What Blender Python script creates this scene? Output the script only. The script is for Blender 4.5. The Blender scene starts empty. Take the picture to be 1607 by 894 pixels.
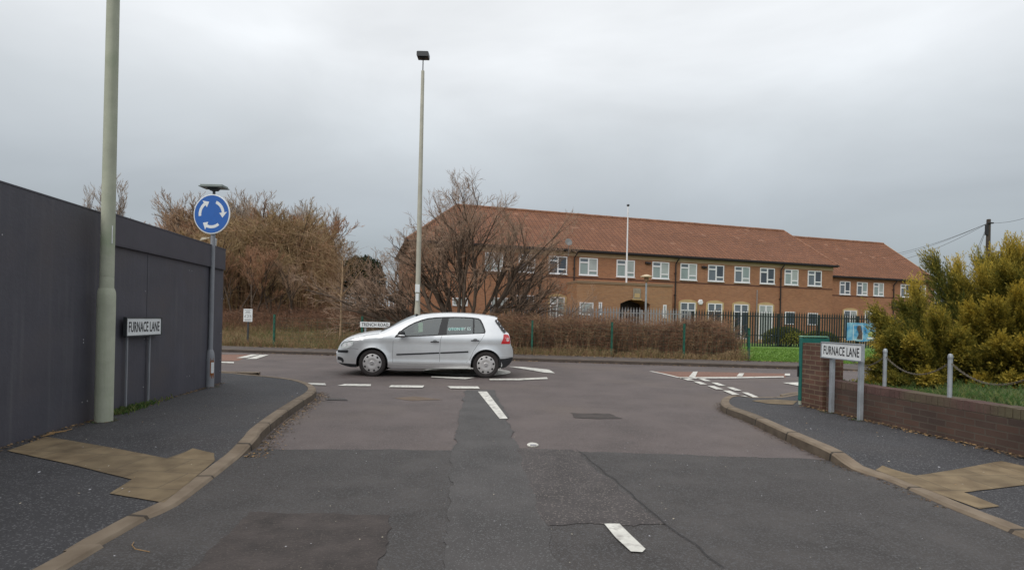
import bpy, bmesh, math, random
from math import sin, cos, pi, radians, sqrt, exp, atan2
from mathutils import Vector, Matrix, noise
from mathutils.geometry import delaunay_2d_cdt
random.seed(7)
SC = bpy.context.scene
COL = SC.collection

# ------------------------------------------------------------------ camera
F, CXP, CYP = 850.0, 803.5, 503.0
CAMH = 1.33
cam_d = bpy.data.cameras.new("camera")
cam_d.sensor_width = 36; cam_d.lens = 36*F/1607; cam_d.clip_end = 3000; cam_d.clip_start = .05; cam_d.shift_y = (CYP-447)/1607
cam = bpy.data.objects.new("camera", cam_d); COL.objects.link(cam)
CR = Matrix.Rotation(radians(90), 3, 'X') @ Matrix.Rotation(radians(1.3), 3, 'Z')
cam.matrix_world = Matrix.Translation((0, 0, CAMH)) @ CR.to_4x4()
SC.camera = cam

# ------------------------------------------------------------------ light: overcast sky and a very soft sun
SUN_EL, SUN_ROT = radians(38), radians(215)
w = bpy.data.worlds.new("World"); SC.world = w; w.use_nodes = True
nt = w.node_tree; nt.nodes.clear()
N = nt.nodes.new; L = nt.links.new
out = N('ShaderNodeOutputWorld'); bg = N('ShaderNodeBackground'); bg.inputs['Strength'].default_value = 0.10
sky = N('ShaderNodeTexSky'); sky.sky_type = 'NISHITA'; sky.sun_disc = False
sky.sun_elevation = SUN_EL; sky.sun_rotation = SUN_ROT; sky.air_density = 1.5; sky.dust_density = 3
tc = N('ShaderNodeTexCoord'); sep = N('ShaderNodeSeparateXYZ'); L(tc.outputs['Generated'], sep.inputs[0])
ramp = N('ShaderNodeValToRGB'); L(sep.outputs['Z'], ramp.inputs[0])
cr = ramp.color_ramp
stops = [(0.0, (3.5, 3.95, 4.3)), (0.10, (3.3, 3.72, 4.05)), (0.20, (3.8, 4.15, 4.5)), (0.31, (5.4, 5.75, 6.05)), (0.42, (7.5, 7.75, 8.0)), (0.7, (8.6, 8.7, 8.8)), (1.0, (10, 10, 10))]
while len(cr.elements) < len(stops): cr.elements.new(0.5)
for e, (p, c) in zip(cr.elements, stops): e.position = p; e.color = (*c, 1)
mp = N('ShaderNodeMapping'); mp.inputs['Scale'].default_value = (1.0, 1.0, 2.6); L(tc.outputs['Generated'], mp.inputs[0])
nz = N('ShaderNodeTexNoise'); nz.inputs['Scale'].default_value = 1.7; nz.inputs['Detail'].default_value = 6; nz.inputs['Roughness'].default_value = .5; nz.inputs['Distortion'].default_value = .4
L(mp.outputs[0], nz.inputs['Vector'])
mr = N('ShaderNodeMapRange'); mr.inputs[1].default_value = .3; mr.inputs[2].default_value = .7; mr.inputs[3].default_value = .87; mr.inputs[4].default_value = 1.15
L(nz.outputs[0], mr.inputs[0])
mul = N('ShaderNodeVectorMath'); mul.operation = 'SCALE'; L(ramp.outputs[0], mul.inputs[0]); L(mr.outputs[0], mul.inputs['Scale'])
mix = N('ShaderNodeMix'); mix.data_type = 'RGBA'; mix.inputs[0].default_value = .94
L(sky.outputs[0], mix.inputs[6]); L(mul.outputs[0], mix.inputs[7])
L(mix.outputs[2], bg.inputs[0]); L(bg.outputs[0], out.inputs[0])
sl = bpy.data.lights.new("sun", 'SUN'); sl.energy = 1.1; sl.angle = radians(35); sl.color = (1, .96, .9)
so = bpy.data.objects.new("sun", sl); COL.objects.link(so)
so.rotation_euler = (radians(90)-SUN_EL, 0, radians(-35)) 
SC.view_settings.view_transform = 'Standard'; SC.view_settings.look = 'None'
SC.view_settings.exposure = 0.22; SC.view_settings.gamma = 1

# ------------------------------------------------------------------ helpers
def ray(px, py):
    d = CR @ Vector(((px-CXP)/F, (CYP-py)/F, -1)); return d
def G(px, py, z=0.0):
    d = ray(px, py); t = (z-CAMH)/d.z; return Vector((d.x*t, d.y*t, z))
def V(px, py, y):
    d = ray(px, py); t = y/d.y; return Vector((d.x*t, y, CAMH+d.z*t))
def PL(px, py, p0, n):
    d = ray(px, py); o = Vector((0, 0, CAMH)); t = (Vector(p0)-o).dot(Vector(n))/d.dot(Vector(n)); return o+d*t

class MB:
    def __init__(s): s.v = []; s.f = []; s.m = []; s.uv = {}
    def vert(s, *p): s.v.append(tuple(p[0]) if len(p) == 1 else p); return len(s.v)-1
    def face(s, idx, m=0, uv=None):
        s.f.append(tuple(idx)); s.m.append(m)
        if uv: s.uv[len(s.f)-1] = uv
    def quad(s, a, b, c, d, m=0, uv=None):
        i = len(s.v); s.v += [tuple(a), tuple(b), tuple(c), tuple(d)]; s.face((i, i+1, i+2, i+3), m, uv)
    def poly(s, pts, m=0, uv=None):
        i = len(s.v); s.v += [tuple(p) for p in pts]; s.face(range(i, i+len(pts)), m, uv)
    def box(s, lo, hi, m=0, M=None):
        x0, y0, z0 = lo; x1, y1, z1 = hi
        c = [(x0,y0,z0),(x1,y0,z0),(x1,y1,z0),(x0,y1,z0),(x0,y0,z1),(x1,y0,z1),(x1,y1,z1),(x0,y1,z1)]
        if M is not None: c = [tuple(M @ Vector(q)) for q in c]
        i = len(s.v); s.v += c
        for f in ((0,3,2,1),(4,5,6,7),(0,1,5,4),(1,2,6,5),(2,3,7,6),(3,0,4,7)): s.face([i+k for k in f], m)
    def tube(s, pts, rad, n=8, m=0, cap=True):
        pts = [Vector(p) for p in pts]; prev = None; rings = []
        if not hasattr(rad, '__len__'): rad = [rad]*len(pts)
        a = None
        for k, p in enumerate(pts):
            d = (pts[min(k+1, len(pts)-1)]-pts[max(k-1, 0)])
            if d.length < 1e-9: d = Vector((0,0,1))
            d.normalize()
            if a is None:
                a = d.orthogonal().normalized()
            else:
                a = a - d*a.dot(d)
                a = a.normalized() if a.length > 1e-6 else d.orthogonal().normalized()
            b = d.cross(a); i = len(s.v); rings.append(i)
            for j in range(n):
                t = 2*pi*j/n; q = p + (a*cos(t)+b*sin(t))*rad[k]; s.v.append((q.x, q.y, q.z))
        for k in range(len(rings)-1):
            i, j = rings[k], rings[k+1]
            for q in range(n): s.face((i+q, i+(q+1) % n, j+(q+1) % n, j+q), m)
        if cap:
            s.face([rings[0]+q for q in range(n)][::-1], m); s.face([rings[-1]+q for q in range(n)], m)
    def lathe(s, prof, n=24, m=0, M=None):
        rings = []
        for r, z in prof:
            i = len(s.v); rings.append(i)
            for j in range(n):
                t = 2*pi*j/n; q = Vector((r*cos(t), r*sin(t), z))
                if M is not None: q = M @ q
                s.v.append(tuple(q))
        for k in range(len(rings)-1):
            i, j = rings[k], rings[k+1]
            for q in range(n): s.face((i+q, i+(q+1) % n, j+(q+1) % n, j+q), m)
        s.face([rings[0]+q for q in range(n)][::-1], m); s.face([rings[-1]+q for q in range(n)], m)
    def prism(s, pts2, h0, h1, M=None, m=0):
        """extrude a 2D polygon (x,y) between z=h0 and h1, then transform"""
        M = M or Matrix.Identity(4); n = len(pts2); i = len(s.v)
        for z in (h0, h1):
            for p in pts2: s.v.append(tuple(M @ Vector((p[0], p[1], z))))
        s.face([i+k for k in range(n)][::-1], m); s.face([i+n+k for k in range(n)], m)
        for k in range(n): s.face((i+k, i+(k+1) % n, i+n+(k+1) % n, i+n+k), m)
    def build(s, name, mats, parent=None, smooth=False, bevel=0):
        me = bpy.data.meshes.new(name); me.from_pydata(s.v, [], s.f)
        if not isinstance(mats, (list, tuple)): mats = [mats]
        for mm in mats: me.materials.append(mm)
        me.polygons.foreach_set('material_index', s.m)
        if s.uv:
            l = me.uv_layers.new(name='UVMap')
            for fi, uvs in s.uv.items():
                for li, uvv in zip(me.polygons[fi].loop_indices, uvs): l.data[li].uv = uvv
        if smooth:
            me.polygons.foreach_set('use_smooth', [True]*len(me.polygons))
            if smooth == 'auto': me.set_sharp_from_angle(angle=radians(35))
        me.update()
        o = bpy.data.objects.new(name, me); COL.objects.link(o)
        if parent: o.parent = parent
        if bevel:
            b = o.modifiers.new('bevel', 'BEVEL'); b.width = bevel; b.segments = 2; b.limit_method = 'ANGLE'
        return o
def tag(o, label=None, cat=None, group=None, kind=None):
    if label: o['label'] = label
    if cat: o['category'] = cat
    if group: o['group'] = group
    if kind: o['kind'] = kind
    return o
def empty(name, loc, label, cat, group=None, rz=0):
    o = bpy.data.objects.new(name, None); COL.objects.link(o); o.location = loc; o.rotation_euler = (0, 0, rz)
    o.empty_display_size = .2
    return tag(o, label, cat, group)
def copy_tree(o, loc=None, rz=None, scale=None, label=None, parent=None):
    c = o.copy(); COL.objects.link(c); c.parent = parent
    for ch in list(o.children): copy_tree(ch, parent=c)
    if loc is not None: c.location = loc
    if rz is not None: c.rotation_euler = (0, 0, rz)
    if scale is not None: c.scale = scale
    if label: c['label'] = label
    return c
def struct(o): o['kind'] = 'structure'; return o

_DG = bpy.context.evaluated_depsgraph_get
def text_mesh(txt, w=None, h=None, extrude=.002, spacing=1.0):
    """text in the XY plane centred on the origin, fitted to w x h"""
    cu = bpy.data.curves.new('t', 'FONT'); cu.body = txt; cu.extrude = 0; cu.space_character = spacing; cu.resolution_u = 3
    o = bpy.data.objects.new('t', cu); COL.objects.link(o)
    bpy.context.view_layer.update()
    me = bpy.data.meshes.new_from_object(o.evaluated_get(_DG()))
    COL.objects.unlink(o); bpy.data.objects.remove(o); bpy.data.curves.remove(cu)
    xs = [v.co.x for v in me.vertices]; ys = [v.co.y for v in me.vertices]
    x0, x1, y0, y1 = min(xs), max(xs), min(ys), max(ys)
    sx = w/(x1-x0); sy = h/(y1-y0) if h else sx
    vs = [((v.co.x-(x0+x1)/2)*sx, (v.co.y-(y0+y1)/2)*sy) for v in me.vertices]
    fs = [tuple(p.vertices) for p in me.polygons]
    bpy.data.meshes.remove(me)
    return vs, fs
def add_text(mb, txt, w, h, M, m=0, off=0.0, spacing=1.0):
    vs, fs = text_mesh(txt, w, h, spacing=spacing); i = len(mb.v)
    for x, y in vs: mb.v.append(tuple(M @ Vector((x, y, off))))
    for f in fs: mb.face([i+k for k in f], m)

def inpoly(x, y, P):
    c = False; j = len(P)-1
    for i in range(len(P)):
        xi, yi = P[i][0], P[i][1]; xj, yj = P[j][0], P[j][1]
        if (yi > y) != (yj > y) and x < (xj-xi)*(y-yi)/(yj-yi)+xi: c = not c
        j = i
    return c
def resample(P, step, closed=True):
    o = []; n = len(P)
    for i in range(n if closed else n-1):
        a = Vector(P[i][:2]); b = Vector(P[(i+1) % n][:2]); k = max(1, int((b-a).length/step))
        for q in range(k): o.append(a.lerp(b, q/k))
    if not closed: o.append(Vector(P[-1][:2]))
    return o
def cdt(outer, holes=(), step=.1, edge=None):
    """triangulated region with interior grid points: returns 2D verts and faces"""
    edge = edge or step
    loops = [resample(outer, edge)]+[resample(h, edge) for h in holes]
    vs = []; es = []
    for l in loops:
        i = len(vs); vs += [Vector((p.x, p.y)) for p in l]; es += [(i+k, i+(k+1) % len(l)) for k in range(len(l))]
    xs = [p.x for p in loops[0]]; ys = [p.y for p in loops[0]]
    x = min(xs)+step*.5; r = 0
    allv = vs[:]
    # coarse bins to keep grid points off the borders
    bins = set((int(p.x//(step*.5)), int(p.y//(step*.5))) for p in allv)
    while x < max(xs):
        y = min(ys)+step*.5
        while y < max(ys):
            if (int(x//(step*.5)), int(y//(step*.5))) not in bins and inpoly(x, y, loops[0]) and not any(inpoly(x, y, h) for h in loops[1:]):
                vs.append(Vector((x+.01*step*sin(y*71), y+.01*step*sin(x*53))))
            y += step
        x += step
    V2, E2, F2, *_ = delaunay_2d_cdt(vs, es, [], 0, 1e-6)
    fs = []
    for f in F2:
        cx = sum(V2[k].x for k in f)/len(f); cy = sum(V2[k].y for k in f)/len(f)
        if inpoly(cx, cy, loops[0]) and not any(inpoly(cx, cy, h) for h in loops[1:]): fs.append(tuple(f))
    return V2, fs
def sheet(name, outer, mat, zf=0.0, step=1.0, holes=(), edge=None, smooth=True, parent=None):
    V2, fs = cdt([(p[0], p[1]) for p in outer], [[(q[0], q[1]) for q in h] for h in holes], step, edge)
    mb = MB(); z = zf if callable(zf) else (lambda x, y: zf)
    for p in V2: mb.v.append((p.x, p.y, z(p.x, p.y)))
    for f in fs:
        a, b, c = [V2[k] for k in f[:3]]
        if (b.x-a.x)*(c.y-a.y)-(b.y-a.y)*(c.x-a.x) < 0: f = f[::-1]
        mb.face(f)
    return mb.build(name, mat, parent, smooth=smooth)
def flat(name, pts, mat, z):
    mb = MB(); pts = [(p[0], p[1], z) for p in pts]
    ar = sum(pts[i][0]*pts[(i+1) % len(pts)][1]-pts[(i+1) % len(pts)][0]*pts[i][1] for i in range(len(pts)))
    if ar < 0: pts = pts[::-1]
    mb.poly(pts); return struct(mb.build(name, mat))
def smoothpath(P, step=.12):
    """Catmull-Rom through ground points"""
    P = [Vector((p[0], p[1])) for p in P]; o = []
    for i in range(len(P)-1):
        p0 = P[max(i-1, 0)]; p1 = P[i]; p2 = P[i+1]; p3 = P[min(i+2, len(P)-1)]
        k = max(2, int((p2-p1).length/step)); k = min(k, 40)
        for q in range(k):
            t = q/k; t2 = t*t; t3 = t2*t
            o.append(.5*((2*p1)+(p2-p0)*t+(2*p0-5*p1+4*p2-p3)*t2+(3*p1-p0-3*p2+p3)*t3))
    o.append(P[-1]); return o

# ------------------------------------------------------------------ materials
def mat(name, col, rough=.8, var=.15, scale=3.0, col2=None, speck=0, speck_scale=150, speck_col=(.6,.6,.6), metal=0, bump=0, bscale=40, coord='Object', spec=.5, detail=6, coat=0, sub=None, big=None, bigcol=None, streak=0, streakcol=(.115,.115,.125)):
    m = bpy.data.materials.new(name); m.use_nodes = True; t = m.node_tree; b = t.nodes['Principled BSDF']
    b.inputs['Roughness'].default_value = rough; b.inputs['Metallic'].default_value = metal
    b.inputs['Specular IOR Level'].default_value = spec; b.inputs['Coat Weight'].default_value = coat
    n = t.nodes.new; l = t.links.new
    c = n('ShaderNodeTexCoord')
    nz = n('ShaderNodeTexNoise'); nz.inputs['Scale'].default_value = scale; nz.inputs['Detail'].default_value = detail; nz.inputs['Roughness'].default_value = .62
    l(c.outputs[coord], nz.inputs['Vector'])
    if col2 is None: a = [x*(1-var) for x in col]; d = [x*(1+var) for x in col]
    else: a, d = col, col2
    r = n('ShaderNodeValToRGB'); r.color_ramp.elements[0].position = .32; r.color_ramp.elements[1].position = .68
    r.color_ramp.elements[0].color = (*a, 1); r.color_ramp.elements[1].color = (*d, 1); l(nz.outputs[0], r.inputs[0])
    o = r.outputs[0]
    if streak:
        mpn = n('ShaderNodeMapping'); mpn.inputs['Scale'].default_value = (9, 9, .35); l(c.outputs[coord], mpn.inputs[0]); n3 = n('ShaderNodeTexNoise'); n3.inputs['Scale'].default_value = 1.6; n3.inputs['Detail'].default_value = 5; l(mpn.outputs[0], n3.inputs['Vector'])
        r3 = n('ShaderNodeMapRange'); r3.inputs[1].default_value = .52; r3.inputs[2].default_value = .78; r3.inputs[4].default_value = streak; l(n3.outputs[0], r3.inputs[0]); mx = n('ShaderNodeMix'); mx.data_type = 'RGBA'; l(r3.outputs[0], mx.inputs[0]); l(o, mx.inputs[6]); mx.inputs[7].default_value = (*streakcol, 1); o = mx.outputs[2]
    if big:
        nb = n('ShaderNodeTexNoise'); nb.inputs['Scale'].default_value = big; nb.inputs['Detail'].default_value = 4; l(c.outputs[coord], nb.inputs['Vector'])
        rb = n('ShaderNodeMapRange'); rb.inputs[1].default_value = .5; rb.inputs[2].default_value = .68; l(nb.outputs[0], rb.inputs[0])
        mx = n('ShaderNodeMix'); mx.data_type = 'RGBA'; l(rb.outputs[0], mx.inputs[0]); l(o, mx.inputs[6]); mx.inputs[7].default_value = (*bigcol, 1); o = mx.outputs[2]
    if speck:
        ns = n('ShaderNodeTexVoronoi'); ns.inputs['Scale'].default_value = speck_scale; l(c.outputs[coord], ns.inputs['Vector'])
        rs = n('ShaderNodeMapRange'); rs.inputs[1].default_value = 1-speck; rs.inputs[2].default_value = 1-speck*.6
        sp = n('ShaderNodeSeparateColor'); l(ns.outputs['Color'], sp.inputs[0]); l(sp.outputs[0], rs.inputs[0])
        mx = n('ShaderNodeMix'); mx.data_type = 'RGBA'; l(rs.outputs[0], mx.inputs[0]); l(o, mx.inputs[6]); mx.inputs[7].default_value = (*speck_col, 1); o = mx.outputs[2]
    l(o, b.inputs['Base Color'])
    if bump:
        nb = n('ShaderNodeTexNoise'); nb.inputs['Scale'].default_value = bscale; nb.inputs['Detail'].default_value = 4; l(c.outputs[coord], nb.inputs['Vector'])
        bp = n('ShaderNodeBump'); bp.inputs['Strength'].default_value = bump; bp.inputs['Distance'].default_value = .02; l(nb.outputs[0], bp.inputs['Height']); l(bp.outputs[0], b.inputs['Normal'])
    return m
def brickmat(name, c1, c2, mortar, bw=.225, bh=.075, ms=.01, coord='UV', rough=.85, dirt=None, dirtscale=1.2, bump=.4):
    m = bpy.data.materials.new(name); m.use_nodes = True; t = m.node_tree; b = t.nodes['Principled BSDF']; b.inputs['Roughness'].default_value = rough
    n = t.nodes.new; l = t.links.new; c = n('ShaderNodeTexCoord')
    br = n('ShaderNodeTexBrick'); br.inputs['Scale'].default_value = 1; br.inputs['Brick Width'].default_value = bw; br.inputs['Row Height'].default_value = bh
    br.inputs['Mortar Size'].default_value = ms; br.inputs['Mortar Smooth'].default_value = .2; br.inputs['Bias'].default_value = 0
    br.inputs['Color1'].default_value = (*c1, 1); br.inputs['Color2'].default_value = (*c2, 1); br.inputs['Mortar'].default_value = (*mortar, 1)
    l(c.outputs[coord], br.inputs['Vector'])
    nz = n('ShaderNodeTexNoise'); nz.inputs['Scale'].default_value = dirtscale; nz.inputs['Detail'].default_value = 6; l(c.outputs[coord], nz.inputs['Vector'])
    r = n('ShaderNodeMapRange'); r.inputs[1].default_value = .35; r.inputs[2].default_value = .7; r.inputs[3].default_value = 0; r.inputs[4].default_value = .75; l(nz.outputs[0], r.inputs[0])
    mx = n('ShaderNodeMix'); mx.data_type = 'RGBA'; mx.blend_type = 'MULTIPLY'; l(r.outputs[0], mx.inputs[0]); l(br.outputs[0], mx.inputs[6]); mx.inputs[7].default_value = (*(dirt or (.8, .78, .75)), 1)
    l(mx.outputs[2], b.inputs['Base Color'])
    bp = n('ShaderNodeBump'); bp.inputs['Strength'].default_value = bump; bp.inputs['Distance'].default_value = .01; bp.invert = True; l(br.outputs['Fac'], bp.inputs['Height']); l(bp.outputs[0], b.inputs['Normal'])
    return m
def tilemat(name):
    m = bpy.data.materials.new(name); m.use_nodes = True; t = m.node_tree; b = t.nodes['Principled BSDF']; b.inputs['Roughness'].default_value = .8
    n = t.nodes.new; l = t.links.new; c = n('ShaderNodeTexCoord')
    br = n('ShaderNodeTexBrick'); br.offset = 0; br.inputs['Scale'].default_value = 1; br.inputs['Brick Width'].default_value = .30; br.inputs['Row Height'].default_value = .34
    br.inputs['Mortar Size'].default_value = .035; br.inputs['Mortar Smooth'].default_value = .5; br.inputs['Bias'].default_value = -.1
    br.inputs['Color1'].default_value = (.215, .080, .032, 1); br.inputs['Color2'].default_value = (.28, .108, .045, 1); br.inputs['Mortar'].default_value = (.075, .032, .022, 1)
    l(c.outputs['UV'], br.inputs['Vector'])
    nz = n('ShaderNodeTexNoise'); nz.inputs['Scale'].default_value = .5; nz.inputs['Detail'].default_value = 5; l(c.outputs['UV'], nz.inputs['Vector'])
    mx = n('ShaderNodeMix'); mx.data_type = 'RGBA'; mx.blend_type = 'MULTIPLY'
    r = n('ShaderNodeMapRange'); r.inputs[1].default_value = .4; r.inputs[2].default_value = .65; r.inputs[4].default_value = .6; l(nz.outputs[0], r.inputs[0]); l(r.outputs[0], mx.inputs[0])
    l(br.outputs[0], mx.inputs[6]); mx.inputs[7].default_value = (.75, .72, .6, 1)
    # odd pale tiles
    wn = n('ShaderNodeTexVoronoi'); wn.inputs['Scale'].default_value = 3; l(c.outputs['UV'], wn.inputs['Vector']); sp = n('ShaderNodeSeparateColor'); l(wn.outputs['Color'], sp.inputs[0])
    r2 = n('ShaderNodeMapRange'); r2.inputs[1].default_value = .975; r2.inputs[2].default_value = .99; r2.inputs[4].default_value = .35; l(sp.outputs[1], r2.inputs[0])
    m2 = n('ShaderNodeMix'); m2.data_type = 'RGBA'; l(r2.outputs[0], m2.inputs[0]); l(mx.outputs[2], m2.inputs[6]); m2.inputs[7].default_value = (.40, .22, .14, 1)
    l(m2.outputs[2], b.inputs['Base Color'])
    sx = n('ShaderNodeSeparateXYZ'); l(c.outputs['UV'], sx.inputs[0])
    s1 = n('ShaderNodeMath'); s1.operation = 'MULTIPLY'; s1.inputs[1].default_value = 2*pi/.3; l(sx.outputs[0], s1.inputs[0])
    s2 = n('ShaderNodeMath'); s2.operation = 'SINE'; l(s1.outputs[0], s2.inputs[0])
    s3 = n('ShaderNodeMath'); s3.operation = 'DIVIDE'; s3.inputs[1].default_value = .34; l(sx.outputs[1], s3.inputs[0])
    s4 = n('ShaderNodeMath'); s4.operation = 'FRACT'; l(s3.outputs[0], s4.inputs[0])
    s5 = n('ShaderNodeMath'); s5.operation = 'MULTIPLY_ADD'; s5.inputs[1].default_value = -1.4; l(s4.outputs[0], s5.inputs[0]); l(s2.outputs[0], s5.inputs[2])
    bp = n('ShaderNodeBump'); bp.inputs['Strength'].default_value = .8; bp.inputs['Distance'].default_value = .04; l(s5.outputs[0], bp.inputs['Height']); l(bp.outputs[0], b.inputs['Normal'])
    return m
def glassmat(name, tint=(.35,.42,.4), alpha=.55, rough=.03):
    m = bpy.data.materials.new(name); m.use_nodes = True; t = m.node_tree; t.nodes.clear(); n = t.nodes.new; l = t.links.new
    o = n('ShaderNodeOutputMaterial'); tr = n('ShaderNodeBsdfTransparent'); tr.inputs[0].default_value = (*tint, 1)
    g = n('ShaderNodeBsdfGlossy'); g.inputs['Roughness'].default_value = rough; g.inputs[0].default_value = (.9, .95, .95, 1)
    fr = n('ShaderNodeFresnel'); fr.inputs[0].default_value = 1.5; ad = n('ShaderNodeMath'); ad.inputs[1].default_value = alpha; l(fr.outputs[0], ad.inputs[0])
    mx = n('ShaderNodeMixShader'); l(ad.outputs[0], mx.inputs[0]); l(tr.outputs[0], mx.inputs[1]); l(g.outputs[0], mx.inputs[2]); l(mx.outputs[0], o.inputs[0])
    return m

M_road = mat('mauve asphalt', (.100, .080, .076), .72, .28, 1.1, speck=.2, speck_scale=130, speck_col=(.15,.125,.12), bump=.25, bscale=160, big=.35, bigcol=(.125, .098, .084))
M_dark = mat('coarse dark chippings', (.064, .058, .056), .8, .3, 2.0, speck=.26, speck_scale=120, speck_col=(.095,.093,.095), bump=.7, bscale=90, big=.55, bigcol=(.052, .046, .044))
M_trench = mat('smooth trench asphalt', (.066, .061, .060), .75, .25, 1.6, speck=.12, speck_scale=140, speck_col=(.12,.12,.12), bump=.3, bscale=140)
M_brownpatch = mat('brown asphalt patch', (.064, .056, .055), .78, .25, 3, speck=.14, speck_scale=100, speck_col=(.15,.13,.12), bump=.4, bscale=120)
M_oldpatch = mat('worn brown patch', (.052, .042, .039), .8, .35, 5, speck=.08, speck_scale=150, speck_col=(.09,.075,.065), bump=.5, bscale=60)
M_foot = mat('footway asphalt', (.040, .039, .043), .78, .2, 1.6, speck=.14, speck_scale=110, speck_col=(.11,.11,.115), bump=.35, bscale=120, big=.5, bigcol=(.055, .050, .050))
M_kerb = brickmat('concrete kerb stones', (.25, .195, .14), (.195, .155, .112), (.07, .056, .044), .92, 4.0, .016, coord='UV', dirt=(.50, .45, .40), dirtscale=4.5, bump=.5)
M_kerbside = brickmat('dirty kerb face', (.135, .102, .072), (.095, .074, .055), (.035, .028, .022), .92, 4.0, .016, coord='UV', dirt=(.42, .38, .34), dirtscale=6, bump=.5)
M_buff = brickmat('buff tactile paving', (.24, .178, .102), (.195, .146, .084), (.15, .115, .072), .4, .4, .006, coord='Object', dirt=(.42, .38, .36), dirtscale=5.5, bump=.5)
M_white = mat('road paint', (.66, .65, .60), .7, .15, 9, big=11, bigcol=(.34, .32, .30), bump=.2, bscale=60)
M_redroad = mat('red road surfacing', (.19, .098, .068), .8, .15, 2, speck=.2, speck_scale=60, speck_col=(.26,.15,.11))
M_grass = mat('lawn', (.085, .17, .022), .9, .3, 1.5, col2=(.13, .24, .03), bump=.6, bscale=30)
M_dry = mat('rough brown ground', (.13, .085, .045), .95, .3, .8, col2=(.20, .145, .07), bump=.8, bscale=6, big=.3, bigcol=(.11, .11, .035))
M_steel = mat('galvanised steel', (.36, .39, .42), .45, .15, 6, metal=.4)
M_concrete = mat('pale lamp post paint', (.40, .42, .33), .75, .12, 4, big=1.7, bigcol=(.31, .36, .25), streak=.5, streakcol=(.26,.30,.20), bump=.15, bscale=50)
M_greypaint = mat('grey post paint', (.24, .25, .275), .5, .1, 5)
M_hoard = mat('dark grey hoarding paint', (.068, .067, .084), .58, .12, 2.5, big=1.2, bigcol=(.076, .070, .080), streak=.55, bump=.12, bscale=25)
M_hoard2 = mat('hoarding capping', (.062, .060, .076), .55, .1, 4)
M_black = mat('black plastic', (.018, .018, .02), .5, .1, 5)
M_darkmetal = mat('dark metal', (.035, .04, .045), .5, .2, 5)
M_signwhite = mat('white sign plate', (.74, .77, .78), .4, .04, 5)
M_signblue = mat('blue sign sheeting', (.006, .105, .42), .4, .04, 5)
M_lett = mat('black lettering', (.02, .02, .025), .5, .05, 5)
M_rust = mat('rust', (.25, .09, .03), .8, .3, 8)
M_green = mat('green fence post', (.012, .10, .065), .5, .25, 7)
M_teal = mat('teal green cabinet', (.014, .13, .11), .5, .12, 5)
M_screw = mat('pale screw heads', (.42, .42, .45), .5, .1, 5)
# ================================================================== SETTING
def lerp(a, b, t): return a+(b-a)*t
def sstep(t): t = max(0, min(1, t)); return t*t*(3-2*t)

# --- ground levels north of the far footway
FK0 = G(345, 552); FK1 = G(1250, 579)           # far kerb line of the main road
fd = (FK1-FK0).normalized(); fn = Vector((-fd.y, fd.x, 0))
def farline(x, off): t = (x-FK0.x)/fd.x; p = FK0+fd*t; return Vector((x, p.y+off, 0))
VERGE = 1.75
def gz(x, y):
    """height of the land behind the far footway"""
    d = y-farline(x, VERGE+.1).y
    if d <= 0: return .09
    left = sstep((1.5-x)/7.0)
    z = .09 + left*(.95*sstep(d/7.0)+.55*sstep((d-6)/14.0))
    z += left*.16*noise.noise(Vector((x*.45, y*.45, 0)))*sstep(d/2)
    z += (1-left)*.15*sstep(d/8)
    return z
# one great sheet of ground, out to the horizon
mb = MB(); mb.quad((-900, -300, -.05), (900, -300, -.05), (900, 1500, -.05), (-900, 1500, -.05))
struct(mb.build('ground', mat('far ground', (.09, .085, .05), .95, .3, .05)))
# land behind the footway (rough ground to the left, lawn to the right)
xs = [-60+ i*1.0 for i in range(125)]; mb = MB(); rows = 46; idx = {}
for i, x in enumerate(xs):
    for j in range(rows):
        off = VERGE+.12+(j/(rows-1))**1.7*75; p = farline(x, off); idx[i, j] = mb.vert(x, p.y, gz(x, p.y))
LAWNX = G(1176, 567, .1).x
for i in range(len(xs)-1):
    for j in range(rows-1):
        cx, cy = xs[i]+.5, mb.v[idx[i, j]][1]
        mb.face((idx[i, j], idx[i+1, j], idx[i+1, j+1], idx[i, j+1]), 1 if cx > LAWNX-.3 and cy < 34 else 0)
struct(mb.build('verge', [M_dry, M_grass], smooth=True))
# roads
struct(flat('road', [(-60, farline(-60, 0).y), (-60, -8), (60, -8), (60, farline(60, 0).y)], M_road, 0))
def flat_(name, pts, m, z, a=.05):
    o = []
    for p in resample([(q[0], q[1]) for q in pts], .05): o.append(p+Vector((noise.noise(Vector((p.x*3, p.y*3, 4)))+.5*noise.noise(Vector((p.x*14, p.y*14, 4))), noise.noise(Vector((p.x*3, p.y*3, 7)))+.5*noise.noise(Vector((p.x*14, p.y*14, 7)))))*a)
    return flat(name, o, m, z)
# darker coarse surfacing on the near stretch of the side road
near = [G(330, 704), G(400, 704), G(560, 705), G(760, 707), G(940, 709), G(1110, 715), G(1250, 720), G(1330, 724)]
flat_('road_surfacing', [(-3.2, -8), near[0], *near[1:], (4.2, near[-1].y), (4.2, -8)], M_dark, .004)
flat_('road_patch', [G(731, 612), G(776, 612), G(794, 650), G(812, 705), G(832, 760), G(853, 822), G(880, 893), (.25, -8), (-.9, -8), G(697, 893), G(700, 820), G(712, 706), G(722, 650)], M_trench, .008)
flat_('road_patch', [G(809, 704), G(898, 706), G(965, 760), G(1043, 824), G(853, 824), G(831, 760)], M_brownpatch, .0075)
flat_('road_patch', [G(392, 804), G(500, 807), G(613, 811), G(604, 860), G(598, 893), (G(598, 893).x, .6), (-1.9, .6), G(300, 893), G(345, 850)], M_oldpatch, .0085)
flat_('road_patch', [G(892, 648), G(960, 649), G(977, 657), G(905, 656)], M_oldpatch, .004)
flat_('road_patch', [G(618, 624), G(650, 622), G(695, 627), G(650, 629)], mat('rusty stain patch', (.14, .10, .07), .8, .2, 6), .004)
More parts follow.
